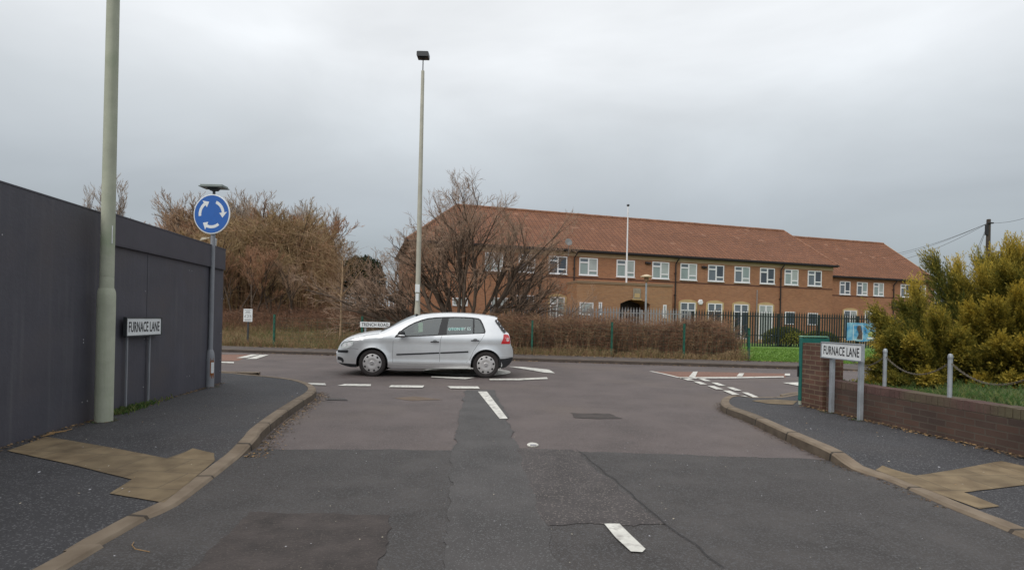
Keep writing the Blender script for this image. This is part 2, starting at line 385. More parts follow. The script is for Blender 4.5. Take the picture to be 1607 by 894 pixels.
# crack lines sealed with tar
def ribbon(name, pts, w, m, z):
    mb = MB(); P = [Vector((p[0], p[1])) for p in pts]; L_ = []; R_ = []
    for i, p in enumerate(P):
        d = (P[min(i+1, len(P)-1)]-P[max(i-1, 0)]).normalized(); n = Vector((-d.y, d.x)); ww = w[i] if hasattr(w, '__len__') else w
        L_.append(mb.vert(*(p+n*ww/2), z)); R_.append(mb.vert(*(p-n*ww/2), z))
    for i in range(len(P)-1): mb.face((R_[i], R_[i+1], L_[i+1], L_[i]))
    return struct(mb.build(name, m))
M_tar = mat('tar joint', (.014, .013, .013), .6, .2, 8)
def wob(pts, a=.012):
    o = []
    for p in resample([(q[0], q[1]) for q in pts], .06, False): o.append(p+Vector((noise.noise(Vector((p.x*6, p.y*6, 1))), noise.noise(Vector((p.x*6, p.y*6, 9)))))*a)
    return o
ribbon('tar_joint', wob([G(905, 706), G(970, 758), G(1045, 824), G(1080, 850), G(1135, 893)], .03), .008, M_tar, .0125)

# --- painted markings
def mark(name, px, z=.014): return flat(name, [G(*p) for p in px], M_white, z)
for q in ([(458,601),(510,602),(512,605),(470,604)], [(541,603),(582,603.5),(582,606.5),(529,606)], [(614,605),(666,605.5),(663,609),(610,608)], [(702,606.5),(750,607),(753,610.5),(707,610)]): mark('give_way_line', q)
mark('centre_line', [(750,615),(764,615),(797,658),(784,658)])
mark('centre_line', [(948,824),(972,824),(990,842),(1013,864),(1008,869),(990,868),(966,846)])
# mini roundabout in the main road: dome and arrows
dc = (G(661, 583)+G(802, 583))/2; dr = 1.12
mb = MB(); rings = []
for k in range(7):
    r = dr*(1-k/6); z = .014+.05*(1-(r/dr)**2); 
    if k == 6: rings.append([mb.vert(dc.x, dc.y, z)]*1)
    else: rings.append([mb.vert(dc.x+r*cos(2*pi*j/40), dc.y+r*sin(2*pi*j/40), z) for j in range(40)])
for k in range(5):
    for j in range(40): mb.face((rings[k][j], rings[k][(j+1)%40], rings[k+1][(j+1)%40], rings[k+1][j]))
for j in range(40): mb.face((rings[5][j], rings[5][(j+1)%40], rings[6][0]))
struct(mb.build('roundabout_dome', M_white, smooth=True))
mark('roundabout_arrow', [(798,575.5),(820,576),(862,580.5),(871,586),(855,585),(820,579)])
mark('roundabout_arrow', [(768,595),(815,594.5),(858,592.5),(860,595),(815,597),(768,597)])
mark('roundabout_arrow', [(677,591),(746,593),(730,595.5),(677,592.5)])
mark('lane_marking', [(371,562),(394,556.5),(407,556.5),(386,562)])
mark('lane_marking', [(386,563.5),(408,557),(422,557),(402,563.5)])
mark('lane_marking', [(338,567.5),(367,568.3),(367,570.3),(338,569.5)])
flat('red_surfacing', [G(300,556), G(395,556), G(374,566), G(300,567)], M_redroad, .004)
flat('red_surfacing', [G(1022,582.5), G(1110,583.5), G(1236,586), G(1232,592.5), G(1150,592.5), G(1068,593)], M_redroad, .004)
ribbon('red_surfacing_edge', [G(1021,582.5), G(1043,587), G(1066,592.5)], .10, M_white, .008)
mark('lane_marking', [(1066,592.3),(1150,592),(1230,590.8),(1230,592.6),(1150,594),(1068,594.3)])
for q in ([(1081,591.5),(1088,583.5),(1095,583.3),(1091,592.3)], [(1156,590.7),(1160,586),(1168,586),(1165,591)], [(1231,589.5),(1232,586.5),(1240,586.5),(1240,590)]): mark('lane_marking', q, .0145)
def A(x, y): return (840+x/3.493, 550+y/3.493)
for q in ([(793,151),(830,151),(872,165),(835,165)], [(866,171),(900,172),(942,187),(905,187)], [(943,195),(980,196),(1032,215),(992,215)], [(1028,221),(1065,222),(1120,244),(1080,244)], [(1112,250),(1148,250),(1193,267),(1155,267)],
          [(885,152),(920,153),(963,169),(930,169)], [(962,177),(998,178),(1045,195),(1008,195)], [(1048,203),(1085,204),(1132,222),(1095,222)], [(1132,231),(1166,232),(1248,268),(1210,266)]): mark('give_way_line', [A(*p) for p in q])
mark('give_way_triangle', [(1228,601),(1262,600),(1300,600),(1300,611),(1262,607.5)])

# --- kerbs and footways
def kerb(name, path, side, hf, w=.14):
    """path on the road edge, side +1: footway on the left of travel"""
    P = smoothpath(path); mb = MB(); ss_ = []; s = 0; pr = None; rows_ = []; inner = []
    for i, p in enumerate(P):
        d = (P[min(i+1, len(P)-1)]-P[max(i-1, 0)]).normalized(); n = Vector((-d.y, d.x))*side
        if pr is not None: s += (p-pr).length
        pr = p; joint = (s % .92) < .03
        ss_.append(s); h = hf(p.x, p.y)-(.004 if joint else 0); jit = .002*noise.noise(Vector((s//.92, 3, 1)))
        a = p; b = p+n*.012; c = p+n*.03; e = p+n*w
        rows_.append([mb.vert(a.x, a.y, -.01), mb.vert(b.x, b.y, h-.02+jit), mb.vert(c.x, c.y, h+jit), mb.vert(e.x, e.y, h+jit+.002), mb.vert(e.x, e.y, -.01)])
        inner.append(e)
    for i in range(len(P)-1):
        for k in range(4):
            f = (rows_[i][k], rows_[i+1][k], rows_[i+1][k+1], rows_[i][k+1])
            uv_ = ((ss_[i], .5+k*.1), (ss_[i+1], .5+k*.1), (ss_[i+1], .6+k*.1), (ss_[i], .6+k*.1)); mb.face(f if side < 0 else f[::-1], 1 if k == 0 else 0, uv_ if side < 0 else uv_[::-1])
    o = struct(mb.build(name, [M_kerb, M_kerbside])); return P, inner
def clean(P, md=.02):
    o = [P[0]]
    for p in P[1:]:
        if (p-o[-1]).length > md: o.append(p)
    return o
DL = G(330, 745); DRr = G(1440, 775)
def drop(x, y, c, a=.95, b=1.5): return exp(-(abs((y-c.y)/a))**4)*exp(-((x-c.x)/b)**2)
def hL(x, y): return .105-.080*sstep((DL.y+1.05-y)/.55)*max(0, min(1, (x+4.9)/2.5))
def hR(x, y): return .105-.078*sstep((DRr.y+1.15-y)/.6)*max(0, min(1, (5.7-x)/2.3))-.08*exp(-(((x-G(1210,629).x)/.6)**4))*exp(-((y-10.1)/.8)**2)
lp = [(109,894),(149,865),(193,840),(236,815),(280,795),(339,750),(370,725),(382,716),(405,701),(414,688),(443.5,662),(476,638),(492,627),(497,619),(491,612),(476,606),(458,602),(430,598.5),(388,594.5),(343,591)]
LP = [Vector((-2.35, -7, 0)), Vector((-2.32, 0, 0))]+[G(*p) for p in lp]+[Vector((-9, G(343,591).y+.25, 0)), Vector((-45, G(343,591).y+1.5, 0))]
P, inner = kerb('kerb', LP, 1, hL)
inner = clean(inner)
cut = [p for p in inner if p.x > -8.6]; fp = [(p.x, p.y) for p in cut]+[(-8.6, cut[-1].y), (-8.6, -7)]
sheet('footway', fp, M_foot, lambda x, y: hL(x, y)-.004, .16, edge=.12)['kind'] = 'structure'
flat('footway', [(-8.605, -7), (-45, -7), (-45, inner[-1].y), (-8.605, cut[-1].y)], M_foot, .101)
rp = [(1607,847),(1534,817),(1480,795),(1434,774),(1385,753),(1335,738),(1285,716),(1223,687),(1170,661),(1141,650),(1130,642),(1133,633),(1150,627.5),(1185,624.5)]
RP = [Vector((3.3, -7, 0)), Vector((3.3, 1, 0))]+[G(*p) for p in rp]+[Vector((5.6, G(1185,624.5).y+.12, 0)), Vector((9, G(1185,624.5).y+.2, 0)), Vector((45, G(1185,624.5).y+1, 0))]
P2, inner2 = kerb('kerb', RP, -1, hR)
inner2 = clean(inner2)
cut = [p for p in inner2 if p.x < 8.6]; fp2 = [(p.x, p.y) for p in cut]+[(8.6, cut[-1].y), (8.6, -7)]
sheet('footway', fp2, M_foot, lambda x, y: hR(x, y)-.004, .16, edge=.12)['kind'] = 'structure'
flat('footway', [(8.605, -7), (45, -7), (45, inner2[-1].y), (8.605, cut[-1].y)], M_foot, .101)
def tac(px, zf, zz=.04):
    pts = []
    for q in px:
        z = zz
        for _ in range(12): g_ = G(*q, z=z); z = .5*z+.5*zf(g_.x, g_.y)
        pts.append(g_)
    pts = [p+Vector((noise.noise(Vector((p.x*7, p.y*7, 4))), noise.noise(Vector((p.x*7, p.y*7, 7)))))*.003 for p in resample(pts, .04)]
    sheet('tactile_paving', pts, M_buff, lambda x, y: zf(x, y)+.0025, .10, edge=.08)['kind'] = 'structure'
tac([(11,707),(72,685),(180,703),(262,719),(302,703),(336,711),(337,723),(296,757),(257,788),(172,774),(207,752),(110,728)], hL)
tac([(1374,737),(1385,730),(1438,746),(1571,723),(1640,737),(1640,757),(1513,772),(1569,794),(1537,798),(1482,778),(1426,757)], hR)
tac([(1180,628.5),(1215,626.5),(1252,629),(1244,635),(1205,633)], hR, .03)
# far footway with its kerb
fk = [farline(x, 0) for x in (-58, -30, -15, -8, -2, 3, 8, 12, 20, 35, 58)]
def hF(x, y): return .105-.08*exp(-((x-13.5)/3.2)**4)
_k, _s = M_kerb, M_kerbside
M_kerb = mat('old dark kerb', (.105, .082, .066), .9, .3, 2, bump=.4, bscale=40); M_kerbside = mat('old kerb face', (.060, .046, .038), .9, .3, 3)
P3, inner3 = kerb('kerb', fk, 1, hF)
M_kerb, M_kerbside = _k, _s
inner3 = clean(inner3, .05)
M_farfoot = mat('old footway', (.085, .068, .060), .85, .2, 2, speck=.2, speck_scale=40, speck_col=(.12,.10,.09))
mb = MB(); a_ = []
for p in inner3: a_.append((mb.vert(p.x, p.y, hF(p.x, p.y)-.003), mb.vert(p.x, farline(p.x, VERGE+.2).y, .101)))
for i in range(len(a_)-1): mb.face((a_[i][0], a_[i+1][0], a_[i+1][1], a_[i][1]))
struct(mb.build('footway', M_farfoot))

# gully grate and stud
c = [G(510,624.5), G(543,625), G(546,628.5), G(513,628)]
mb = MB(); mb.poly([(p.x, p.y, .006) for p in (c[3], c[2], c[1], c[0])], 0)
n_ = 9
for k in range(n_):
    a = c[0].lerp(c[1], (k+.2)/n_); b = c[0].lerp(c[1], (k+.75)/n_); d = c[3].lerp(c[2], (k+.75)/n_); e = c[3].lerp(c[2], (k+.2)/n_)
    mb.poly([(q.x, q.y, .011) for q in (e, d, b, a)], 1)
tag(mb.build('drain_grate', [M_black, mat('cast iron', (.10,.085,.08), .7, .2, 20)]), 'cast iron gully grate in the road near the left kerb corner', 'drain grate')
p = G(836, 699)
root = empty('road_stud', (p.x, p.y, .004), 'worn white reflecting road stud between the two centre dashes', 'road stud')
mb = MB(); mb.lathe([(.062,0),(.062,.010),(.050,.018),(.02,.022)], 20, M=Matrix.Diagonal((1, 1.25, 1, 1))); mb.build('casting', M_white, root, smooth='auto')
mb = MB(); mb.box((-.03,-.075,.014), (.03,-.055,.026)); mb.build('reflector', M_screw, root)

# ------------------------------------------------------------------ hoarding
HB0 = G(0, 700, .1); HB1 = G(346, 601, .1)
hdir = (HB1-HB0); hdir.z = 0; hlen = hdir.length; hdir.normalize(); hn = Vector((hdir.y, -hdir.x, 0))   # hn faces the road
HZ = 2.46
root = empty('site_hoarding', (HB0.x, HB0.y, 0), 'tall dark grey painted timber hoarding along the left footway', 'hoarding')
ang = atan2(hdir.y, hdir.x)
# local frame: x along, y outwards = -hn side
HM = Matrix.Translation(HB0.xy.to_3d()) @ Matrix.Rotation(ang, 4, 'Z')     # local y points away from road (left)
root.matrix_world = HM
def hs(px, py=500): # distance along the hoarding for a pixel column
    q = PL(px, py, HB0, hn); return (q-HB0).dot(hdir)
seams = [-7.4]
while seams[-1] < hlen-1.3: seams.append(seams[-1]+1.22)
seams.append(hlen)
mb = MB()
for a, b in zip(seams[:-1], seams[1:]):
    j = random.uniform(-.003, .003); mb.box((a+.002, j, .06), (b-.002, .03+j, HZ-.012))
mb.build('panel_face', M_hoard, root)
mb = MB(); mb.box((-7.4, .035, .0), (hlen-.01, .07, HZ-.03)); 
mb.box((-7.4, -.006, HZ-.010), (hs(160), .075, HZ+.006)); mb.build('backing_frame', M_hoard2, root)
s0 = hs(169, 378)
mb = MB(); mb.box((s0, -.032, 2.13), (hlen+.02, -.004, HZ+.01)); mb.box((s0, -.036, HZ+.012), (hlen+.03, .08, HZ+.03)); mb.box((s0, -.040, 2.115), (hlen+.02, -.002, 2.127)); mb.build('fascia_board', M_hoard2, root)
mb = MB(); mb.box((hlen-.005, .001, .06), (hlen+.025, 6.5, HZ-.02)); mb.build('return_face', M_hoard, root)
mb = MB()
for a in seams[3:]:
    for z in (.35, .55, 1.0, 1.02, 1.62, 2.0):
        if random.random() < .6:
            zz = z+random.uniform(-.03, .03)
            for dx in (-.045, .045):
                if random.random() < .8: mb.box((a+dx-.004, -.006, zz-.008), (a+dx+.004, .0, zz+.006))
mb.build('screw_head', M_screw, root)['kind'] = 'stuff'

# ------------------------------------------------------------------ lamp posts
def at_z(px, py): 
    return G(px, py, .1)
pb = at_z(152, 663); 
root = empty('lamp_post', (pb.x, pb.y+.1, .09), 'thick pale green lamp post with stepped base close to the hoarding', 'lamp post', rz=radians(200))
mb = MB(); mb.lathe([(.088,0),(.088,1.42),(.085,1.46),(.073,1.50)], 32); mb.build('base_section', M_concrete, root, smooth='auto')
mb = MB(); mb.lathe([(.069,1.48),(.068,1.62),(.067,1.625),(.067,1.63),(.0685,1.632),(.060,5.2),(.046,9.8),(.042,10)], 32)
mb.tube([(0,0,9.9),(0,-.05,10.1),(0,-.4,10.25),(0,-.9,10.3)], .03, 10); mb.build('shaft', M_concrete, root, smooth='auto')
mb = MB(); mb.box((-.14,-1.5,10.22),(.14,-.85,10.36)); mb.build('lantern', M_greypaint, root, bevel=.04)
mb = MB(); mb.box((-.035,-.0915,.35),(.035,-.084,.85)); mb.build('door', M_concrete, root)
mb = MB(); mb.box((-.004,-.003,0),(.004,.003,.20)); o = mb.build('number_plate', M_signwhite, root); o.location = (-.055,.047, 2.0)
# solar / roundabout sign post
sb = at_z(329, 607)
def sz(px, py): return V(px, py, sb.y).z
root = empty('roundabout_sign', (sb.x, sb.y, .09), 'blue round sign with three white circling arrows on a grey post', 'road sign')
zc = sz(336.5, 337)-.09; R_ = 31/F*sb.y*1.0
mb = MB(); mb.lathe([(.066,0),(.066,.50),(.060,.58),(.038,.64)], 24); mb.build('base_section', M_greypaint, root, smooth='auto')
mb = MB(); mb.lathe([(.036,.6),(.036,zc+R_+.0)], 20); mb.build('post', M_greypaint, root, smooth='auto')
mb = MB(); mb.box((.025,-.067,.10),(.068,-.020,.48)); 
mb = MB(); 
for k in range(10):
    t0 = radians(-62+k*6); t1 = radians(-62+(k+1)*6); zz0 = .18+.03*sin(k*1.3); zz1 = .50-.05*abs(sin(k*.9))
    mb.quad((.0675*cos(t0), .0675*sin(t0), zz0), (.0675*cos(t1), .0675*sin(t1), zz0+.01), (.0675*cos(t1), .0675*sin(t1), zz1), (.0675*cos(t0), .0675*sin(t0), zz1))
mb.build('rust_patch', M_rust, root)
mb = MB()
for k in range(7):
    t0 = radians(-50+k*6); t1 = radians(-50+(k+1)*6)
    mb.quad((.069*cos(t0), .069*sin(t0), .25), (.069*cos(t1), .069*sin(t1), .25), (.069*cos(t1), .069*sin(t1), .43), (.069*cos(t0), .069*sin(t0), .43))
mb.build('sticker', M_signwhite, root)
SM = Matrix.Translation((0, -.055, zc)) @ Matrix.Rotation(radians(-8), 4, 'Z') @ Matrix.Rotation(radians(90), 4, 'X')
mb = MB(); mb.lathe([(R_,-.012),(R_,.0),(R_-.012,.003)], 64, M=SM); pl_ = mb.build('sign_plate', M_signwhite, root, smooth='auto')
mb = MB(); mb.lathe([(R_-.018,.0031),(R_-.018,.0045),(R_-.03,.0046)], 64, M=SM); mb.build('blue_face', M_signblue, pl_)
mb = MB(); 
for k in range(3):
    # clockwise arrows, heads at given clock angles (deg, maths convention)
    start, end = [(188, 127), (68, 7), (-52, -113)][k]
    rm, hw_ = R_*.64, R_*.072
    arc = [radians(start+(end-start)*t/14) for t in range(15)]
    tip = radians(end-24); he = radians(end)
    Pp = [(cos(a)*(rm+hw_), sin(a)*(rm+hw_)) for a in arc]+[(cos(he)*(rm+hw_*2.9), sin(he)*(rm+hw_*2.9)), (cos(tip)*(rm*.99), sin(tip)*(rm*.99)), (cos(he)*(rm-hw_*2.9), sin(he)*(rm-hw_*2.9))]+[(cos(a)*(rm-hw_), sin(a)*(rm-hw_)) for a in arc[::-1]]
    mb.prism(Pp, .0048, .0062, SM)
mb.build('arrow_marks', M_signwhite, pl_)
zt = sz(338, 294)-.09
mb = MB(); mb.lathe([(.022, zc+R_-.02),(.022, zt-.03)], 14); mb.prism([(-.10,zt-.015),(.10,zt-.015),(.05,zt-.06),(-.05,zt-.06)], -.04, .04, Matrix.Rotation(radians(90), 4, 'X')); mb.build('bracket', M_darkmetal, root)
mb = MB(); mb.box((-.20,-.12,zt-.015),(.20,.12,zt+.004)); mb.box((-.185,-.10,zt+.0045),(.185,.10,zt+.03)); mb.build('solar_lamp_hood', mat('grey green hood', (.22,.26,.25), .5, .1, 5), root, bevel=.006)

# ------------------------------------------------------------------ street name signs
def name_sign(label, p0, p1, ztop, zbot, text, posts, zg, facen, frame=True, rz_group='street name signs', loc=None, postw=.025, framecol=None, thin=False):
    """p0 left end, p1 right end (seen from the front)"""
    p0 = Vector((p0.x, p0.y, 0)); p1 = Vector((p1.x, p1.y, 0)); d = (p1-p0); Lg = d.length; d.normalize(); mid = (p0+p1)/2
    root = empty('street_name_sign', (mid.x, mid.y, zg), label, 'street sign', rz_group, rz=atan2(d.y, d.x))
    H = ztop-zbot; zc = (ztop+zbot)/2-zg
    FM = Matrix.Translation((0, 0, zc)) @ Matrix.Rotation(radians(90), 4, 'X')
    mb = MB(); mb.box((-Lg/2, .0, zc-H/2), (Lg/2, .022, zc+H/2))
    fc = framecol or M_darkmetal
    if frame:
        t = .016
        mb.box((-Lg/2-t, -.012, zc+H/2), (Lg/2+t, .03, zc+H/2+t)); mb.box((-Lg/2-t, -.012, zc-H/2-t), (Lg/2+t, .03, zc-H/2))
        mb.box((-Lg/2-t, -.0115, zc-H/2), (-Lg/2, .0295, zc+H/2)); mb.box((Lg/2, -.0115, zc-H/2), (Lg/2+t, .0295, zc+H/2))
    mb.build('sign_frame', fc, root, bevel=.002)
    mb = MB(); mb.box((-Lg/2+.001, -.003, zc-H/2+.001), (Lg/2-.001, -.0005, zc+H/2-.001)); pl = mb.build('sign_plate', M_signwhite, root)
    mb = MB(); add_text(mb, text, Lg*.89, H*.60, FM, 0, .0045, spacing=1.05)
    # darken weight: duplicate text slightly offset
    for dx, dz in ((.0022, 0), (-.0022, 0), (0, .002), (0, -.002)):
        add_text(mb, text, Lg*.89, H*.60, FM @ Matrix.Translation((dx, dz, .0003+abs(dx)*.1+abs(dz)*.2+dx*.05+dz*.03)), 0, .0045, spacing=1.05)
    mb.build('lettering', M_lett, pl)
    for s in posts:
        mb = MB(); x = -Lg/2+s*Lg; mb.box((x-postw, .031, 0), (x+postw, .031+2*postw, zc+(H*.42 if not thin else -H*.3))); mb.build('post', M_steel if not thin else M_greypaint, root, bevel=.004)
    return root
# left sign, on the hoarding
q0 = HB0+hdir*hs(188, 515)+hn*.075; q1 = HB0+hdir*hs(243, 510)+hn*.075
def zat(px, py, n, p): return PL(px, py, p, n).z
zt_ = zat(215, 497.5, hn, q0); zb_ = zat(215, 527.5, hn, q0)
name_sign('white FURNACE LANE name sign with dark worn frame against the grey hoarding', q0, q1, zt_-.014, zb_+.014, 'FURNACE LANE', (.12, .76), .095, hn, postw=.011, thin=True)
# right sign
a = G(1298.5, 647, .1); b = G(1343, 659, .1); a_post, b_post = a.copy(), b.copy(); d = (b-a).normalized()
nn = Vector((d.y, -d.x, 0))
if nn.dot(-a) < 0: nn = -nn
e0 = PL(1290, 547, a, nn); e1 = PL(1352.5, 555, a, nn)
Lr = (e1-e0).length; f0 = ((a-e0).dot(d))/Lr; f1 = ((b-e0).dot(d))/Lr
name_sign('white FURNACE LANE name sign on two grey posts in front of the brick pillar', e0, e1, zat(1320,539.5,nn,a), zat(1320,562.5,nn,a), 'FURNACE LANE', (f0, f1), .098, nn, framecol=M_steel, postw=.027)
# far sign
YF = farline(-4, .5).y
t0 = V(565, 509, YF); t1 = V(612, 509.5, YF)
name_sign('small white TRENCH ROAD name sign across the road beyond the bonnet of the car', t0, t1, V(588,505,YF).z, V(588,513.5,YF).z, 'TRENCH ROAD', (.17, .82), .1, None, frame=False, postw=.03)
# small notice board
YN = farline(-9, VERGE+1.3).y
n0 = V(382, 495, YN); n1 = V(396, 495, YN); zt_, zb_ = V(389, 484.5, YN).z, V(389, 504.5, YN).z; zg = gz(n0.x, YN)
root = empty('notice_board', ((n0.x+n1.x)/2, YN, zg), 'small upright white notice reading £25 on the rough grass bank', 'notice')
Wn = n1.x-n0.x; zc = (zt_+zb_)/2-zg; Hn = zt_-zb_
mb = MB(); mb.box((-Wn/2, 0, zc-Hn/2), (Wn/2, .02, zc+Hn/2)); pl = mb.build('board', M_signwhite, root, bevel=.004)
NM = Matrix.Translation((0, -.002, zc)) @ Matrix.Rotation(radians(90), 4, 'X')
mb = MB(); add_text(mb, '£25', Wn*.78, Hn*.2, NM @ Matrix.Translation((0, -.03, 0))); 
for k, (yy, ww) in enumerate(((.40,.75),(.31,.45),(.25,.5),(.17,.66),(-.28,.7),(-.38,.7),(-.42,.72))):
    mb.prism([(-Wn*ww/2, Hn*yy-.006), (Wn*ww/2, Hn*yy-.006), (Wn*ww/2, Hn*yy+.006), (-Wn*ww/2, Hn*yy+.006)], 0, .0008, NM)
mb.build('lettering', mat('faded print', (.09,.09,.10), .6, .1, 5), pl)
mb = MB(); mb.box((-.03, .021, -.2), (.03, .06, zc+Hn*.3)); mb.build('post', M_darkmetal, root)
# ------------------------------------------------------------------ right: pillar, low wall, cabinet, chain fence
M_brickdark = brickmat('dark weathered brick', (.112, .064, .047), (.074, .050, .041), (.105, .084, .066), dirt=(.50, .44, .42), dirtscale=2.0, ms=.008)
M_brickpil = brickmat('pillar brick', (.155, .075, .050), (.100, .055, .042), (.20, .150, .10), dirt=(.45, .40, .38), dirtscale=2.5, ms=.009)
def uvbox(mb, x0, y0, z0, x1, y1, z1, m=0):
    mb.quad((x0,y0,z0),(x1,y0,z0),(x1,y0,z1),(x0,y0,z1), m, ((x0,z0),(x1,z0),(x1,z1),(x0,z1)))
    mb.quad((x1,y0,z0),(x1,y1,z0),(x1,y1,z1),(x1,y0,z1), m, ((y0+x1,z0),(y1+x1,z0),(y1+x1,z1),(y0+x1,z1)))
    mb.quad((x1,y1,z0),(x0,y1,z0),(x0,y1,z1),(x1,y1,z1), m, ((-x1,z0),(-x0,z0),(-x0,z1),(-x1,z1)))
    mb.quad((x0,y1,z0),(x0,y0,z0),(x0,y0,z1),(x0,y1,z1), m, ((-y1+x0,z0),(-y0+x0,z0),(-y0+x0,z1),(-y1+x0,z1)))
    mb.quad((x0,y0,z1),(x1,y0,z1),(x1,y1,z1),(x0,y1,z1), m, ((x0,y0),(x1,y0),(x1,y1),(x0,y1)))
w0 = G(1304, 645, .1); w1 = G(1607, 715, .1)
wd = (w1-w0); wd.z = 0; wd.normalize(); wang = atan2(wd.y, wd.x)      # points towards the camera side
wn_ = Vector((-wd.y, wd.x, 0))                                        # local y = away from road?
WM = Matrix.Translation((w0.x, w0.y, 0)) @ Matrix.Rotation(wang, 4, 'Z')
root = empty('brick_wall', (w0.x, w0.y, 0), 'low dark brick garden wall with a taller square brick pillar at its end', 'wall'); root.matrix_world = WM
WZ = .56
mb = MB(); uvbox(mb, -.10, .0, -.1, 10, .215, WZ-.11); mb.build('wall_face', M_brickdark, root)
mb = MB()
x = -.10
random.seed(3)
while x < 10:
    j = random.uniform(-.004, .004); mb.box((x+.004, -.004+j, WZ-.108), (x+.071, .219+j, WZ+random.uniform(-.003, .003))); x += .075
mb.box((-.1, .004, WZ-.108), (10, .211, WZ-.008), 1)
mb.build('coping_bricks', [mat('coping brick', (.10,.055,.048), .85, .35, 5, big=1.3, bigcol=(.10, .085, .05), bump=.3), mat('coping mortar', (.13,.105,.085), .9)], root, bevel=.004)
pA = G(1263, 642, .1); pB = G(1290.5, 648.5, .1)
# pillar in wall frame
Wi = WM.inverted(); la = Wi @ pA; lb = Wi @ pB
px0 = lb.x; 
pn = V(1291, 600, 8.17); lp_ = Wi @ Vector((pn.x, pn.y, 0)); lb = lp_
mb = MB(); uvbox(mb, lp_.x-.46, lp_.y, -.1, lp_.x, lp_.y+.34, 1.085); mb.build('pillar', M_brickpil, root)
print('pillar local', la, lb)
# teal cabinet
c0 = WM @ Vector((lp_.x-.465, lp_.y-.02, 0))
root = empty('roadside_cabinet', (c0.x, c0.y, .09), 'teal green slim cabinet against the back of the brick pillar, lid level with the top', 'cabinet', rz=wang+pi/2)
mb = MB(); mb.box((0, 0, .07), (.50, .06, 1.075)); mb.build('body', M_teal, root, bevel=.01)
mb = MB(); mb.box((.01,.01,0),(.49,.055,.068)); mb.build('plinth', M_concrete, root)
mb = MB(); mb.prism([(-.006,1.086),(.47,1.086),(.47,1.098),(.45,1.104),(.02,1.104),(-.006,1.098)], -.065, .02, Matrix.Rotation(radians(90), 4, 'X')); mb.build('lid', mat('faded green lid', (.16,.36,.26), .55, .15, 5), root, bevel=.006)
mb = MB(); mb.box((-.02,.04,.45),(-.001,.06,.62)); mb.build('handle', M_black, root)
# raised garden behind the wall
def gardenz(x, y): 
    l = Wi @ Vector((x, y, 0)); t = sstep((l.x+.05)/.9) if l.x < .85 else 1
    return .10+(.42+.05*noise.noise(Vector((x, y, 0))))*sstep((l.x+1.0)/1.1)+.10*sstep((l.y-.3)/2.5)*sstep((l.x+1)/1.1)
gp = [WM @ Vector((10, .2, 0)), WM @ Vector((0, .2, 0)), WM @ Vector((-.7, .3, 0)), WM @ Vector((-1.1, 1.2, 0)), WM @ Vector((-1.3, 14, 0)), WM @ Vector((10, 14, 0))]
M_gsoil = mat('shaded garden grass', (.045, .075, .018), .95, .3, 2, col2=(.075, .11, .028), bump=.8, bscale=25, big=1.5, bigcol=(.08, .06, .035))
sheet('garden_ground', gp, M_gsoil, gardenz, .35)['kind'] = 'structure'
# chain and posts
k1 = G(1388, 608, .54); k2 = G(1490, 626, .54)
cd = (k2-k1); sp_ = cd.length; cd.normalize()
posts = [k1-cd*sp_, k1, k2, k2+cd*sp_, k2+cd*2*sp_]
root = empty('chain_fence', (k1.x, k1.y, .5), 'grey steel posts linked by a sagging chain along the top of the low wall', 'fence')
def topz(px, py, p): return V(px, py, p.y).z
zt1 = topz(1387, 553, k1); zt2 = topz(1489, 562, k2)
tops = []
for i, p in enumerate(posts):
    if i == 0: tops.append(Vector(((WM @ Vector((lb.x-.03, lb.y+.28, 0))).x, (WM @ Vector((lb.x, lb.y+.2, 0))).y, 1.02))); continue
    zt = (zt1 if i == 1 else zt2)
    mb = MB(); q = p-root.location; q.z = 0
    mb.tube([(q.x, q.y, -.1), (q.x, q.y, zt-.5)], .024, 14)
    mb.lathe([(.024,zt-.51),(.027,zt-.5),(.029,zt-.48),(.022,zt-.455),(.006,zt-.445)], 14, M=Matrix.Translation((q.x, q.y, 0)))
    mb.build('post', M_steel, root, smooth='auto'); tops.append(Vector((p.x, p.y, zt-.045)))
for a, b in zip(tops[:-1], tops[1:]):
    mb = MB(); n = 44; sag = .19
    pts = [a.lerp(b, t/n)-Vector((0, 0, sag*4*(t/n)*(1-t/n))) for t in range(n+1)]
    for i in range(n):
        c = (pts[i]+pts[i+1])/2; d = (pts[i+1]-pts[i]); l = d.length*.72; d.normalize()
        u = d.cross(Vector((0,0,1))).normalized(); v = u.cross(d)
        if i % 2: u, v = v, u
        ring = [c+d*cos(t*pi/4)*l+u*sin(t*pi/4)*.010 for t in range(8)]
        o = len(mb.v)
        pp = [q-root.location for q in ring]; mb.tube(pp+[pp[0]], .0032, 4, cap=False)
    mb.build('chain', mat('weathered chain', (.16,.14,.11), .6, .3, 9, metal=.3), root)

# ------------------------------------------------------------------ main building
BA = atan2(.275, 1.0); bdir = Vector((cos(BA), sin(BA), 0)); bn = Vector((sin(BA), -cos(BA), 0))
B0 = Vector((-5.85, 30.7, 0))
M_brick = brickmat('orange brown brick', (.40, .180, .092), (.30, .130, .068), (.34, .22, .14), dirt=(.82, .76, .70), dirtscale=.35, bump=.2)
M_brick2 = brickmat('porch brick', (.42, .215, .105), (.33, .165, .082), (.33, .23, .15), dirt=(.82, .78, .70), dirtscale=.5, bump=.2)
M_tile = tilemat('clay pantiles')
M_cream = mat('cream render band', (.50, .35, .22), .85, .1, 1)
M_stone = mat('buff stone surround', (.50, .36, .18), .85, .12, 2)
M_frame = mat('white window frame', (.80, .80, .82), .4, .03, 4)
M_gutter = mat('black gutter', (.022, .014, .014), .45, .1, 4)
M_dkbrick = mat('dark brick course', (.10, .040, .028), .9, .2, 3)
def pane(name, c, r=.08):
    m = mat(name, c, r, .10, .9, col2=tuple(x*1.5 for x in c), spec=.8); return m
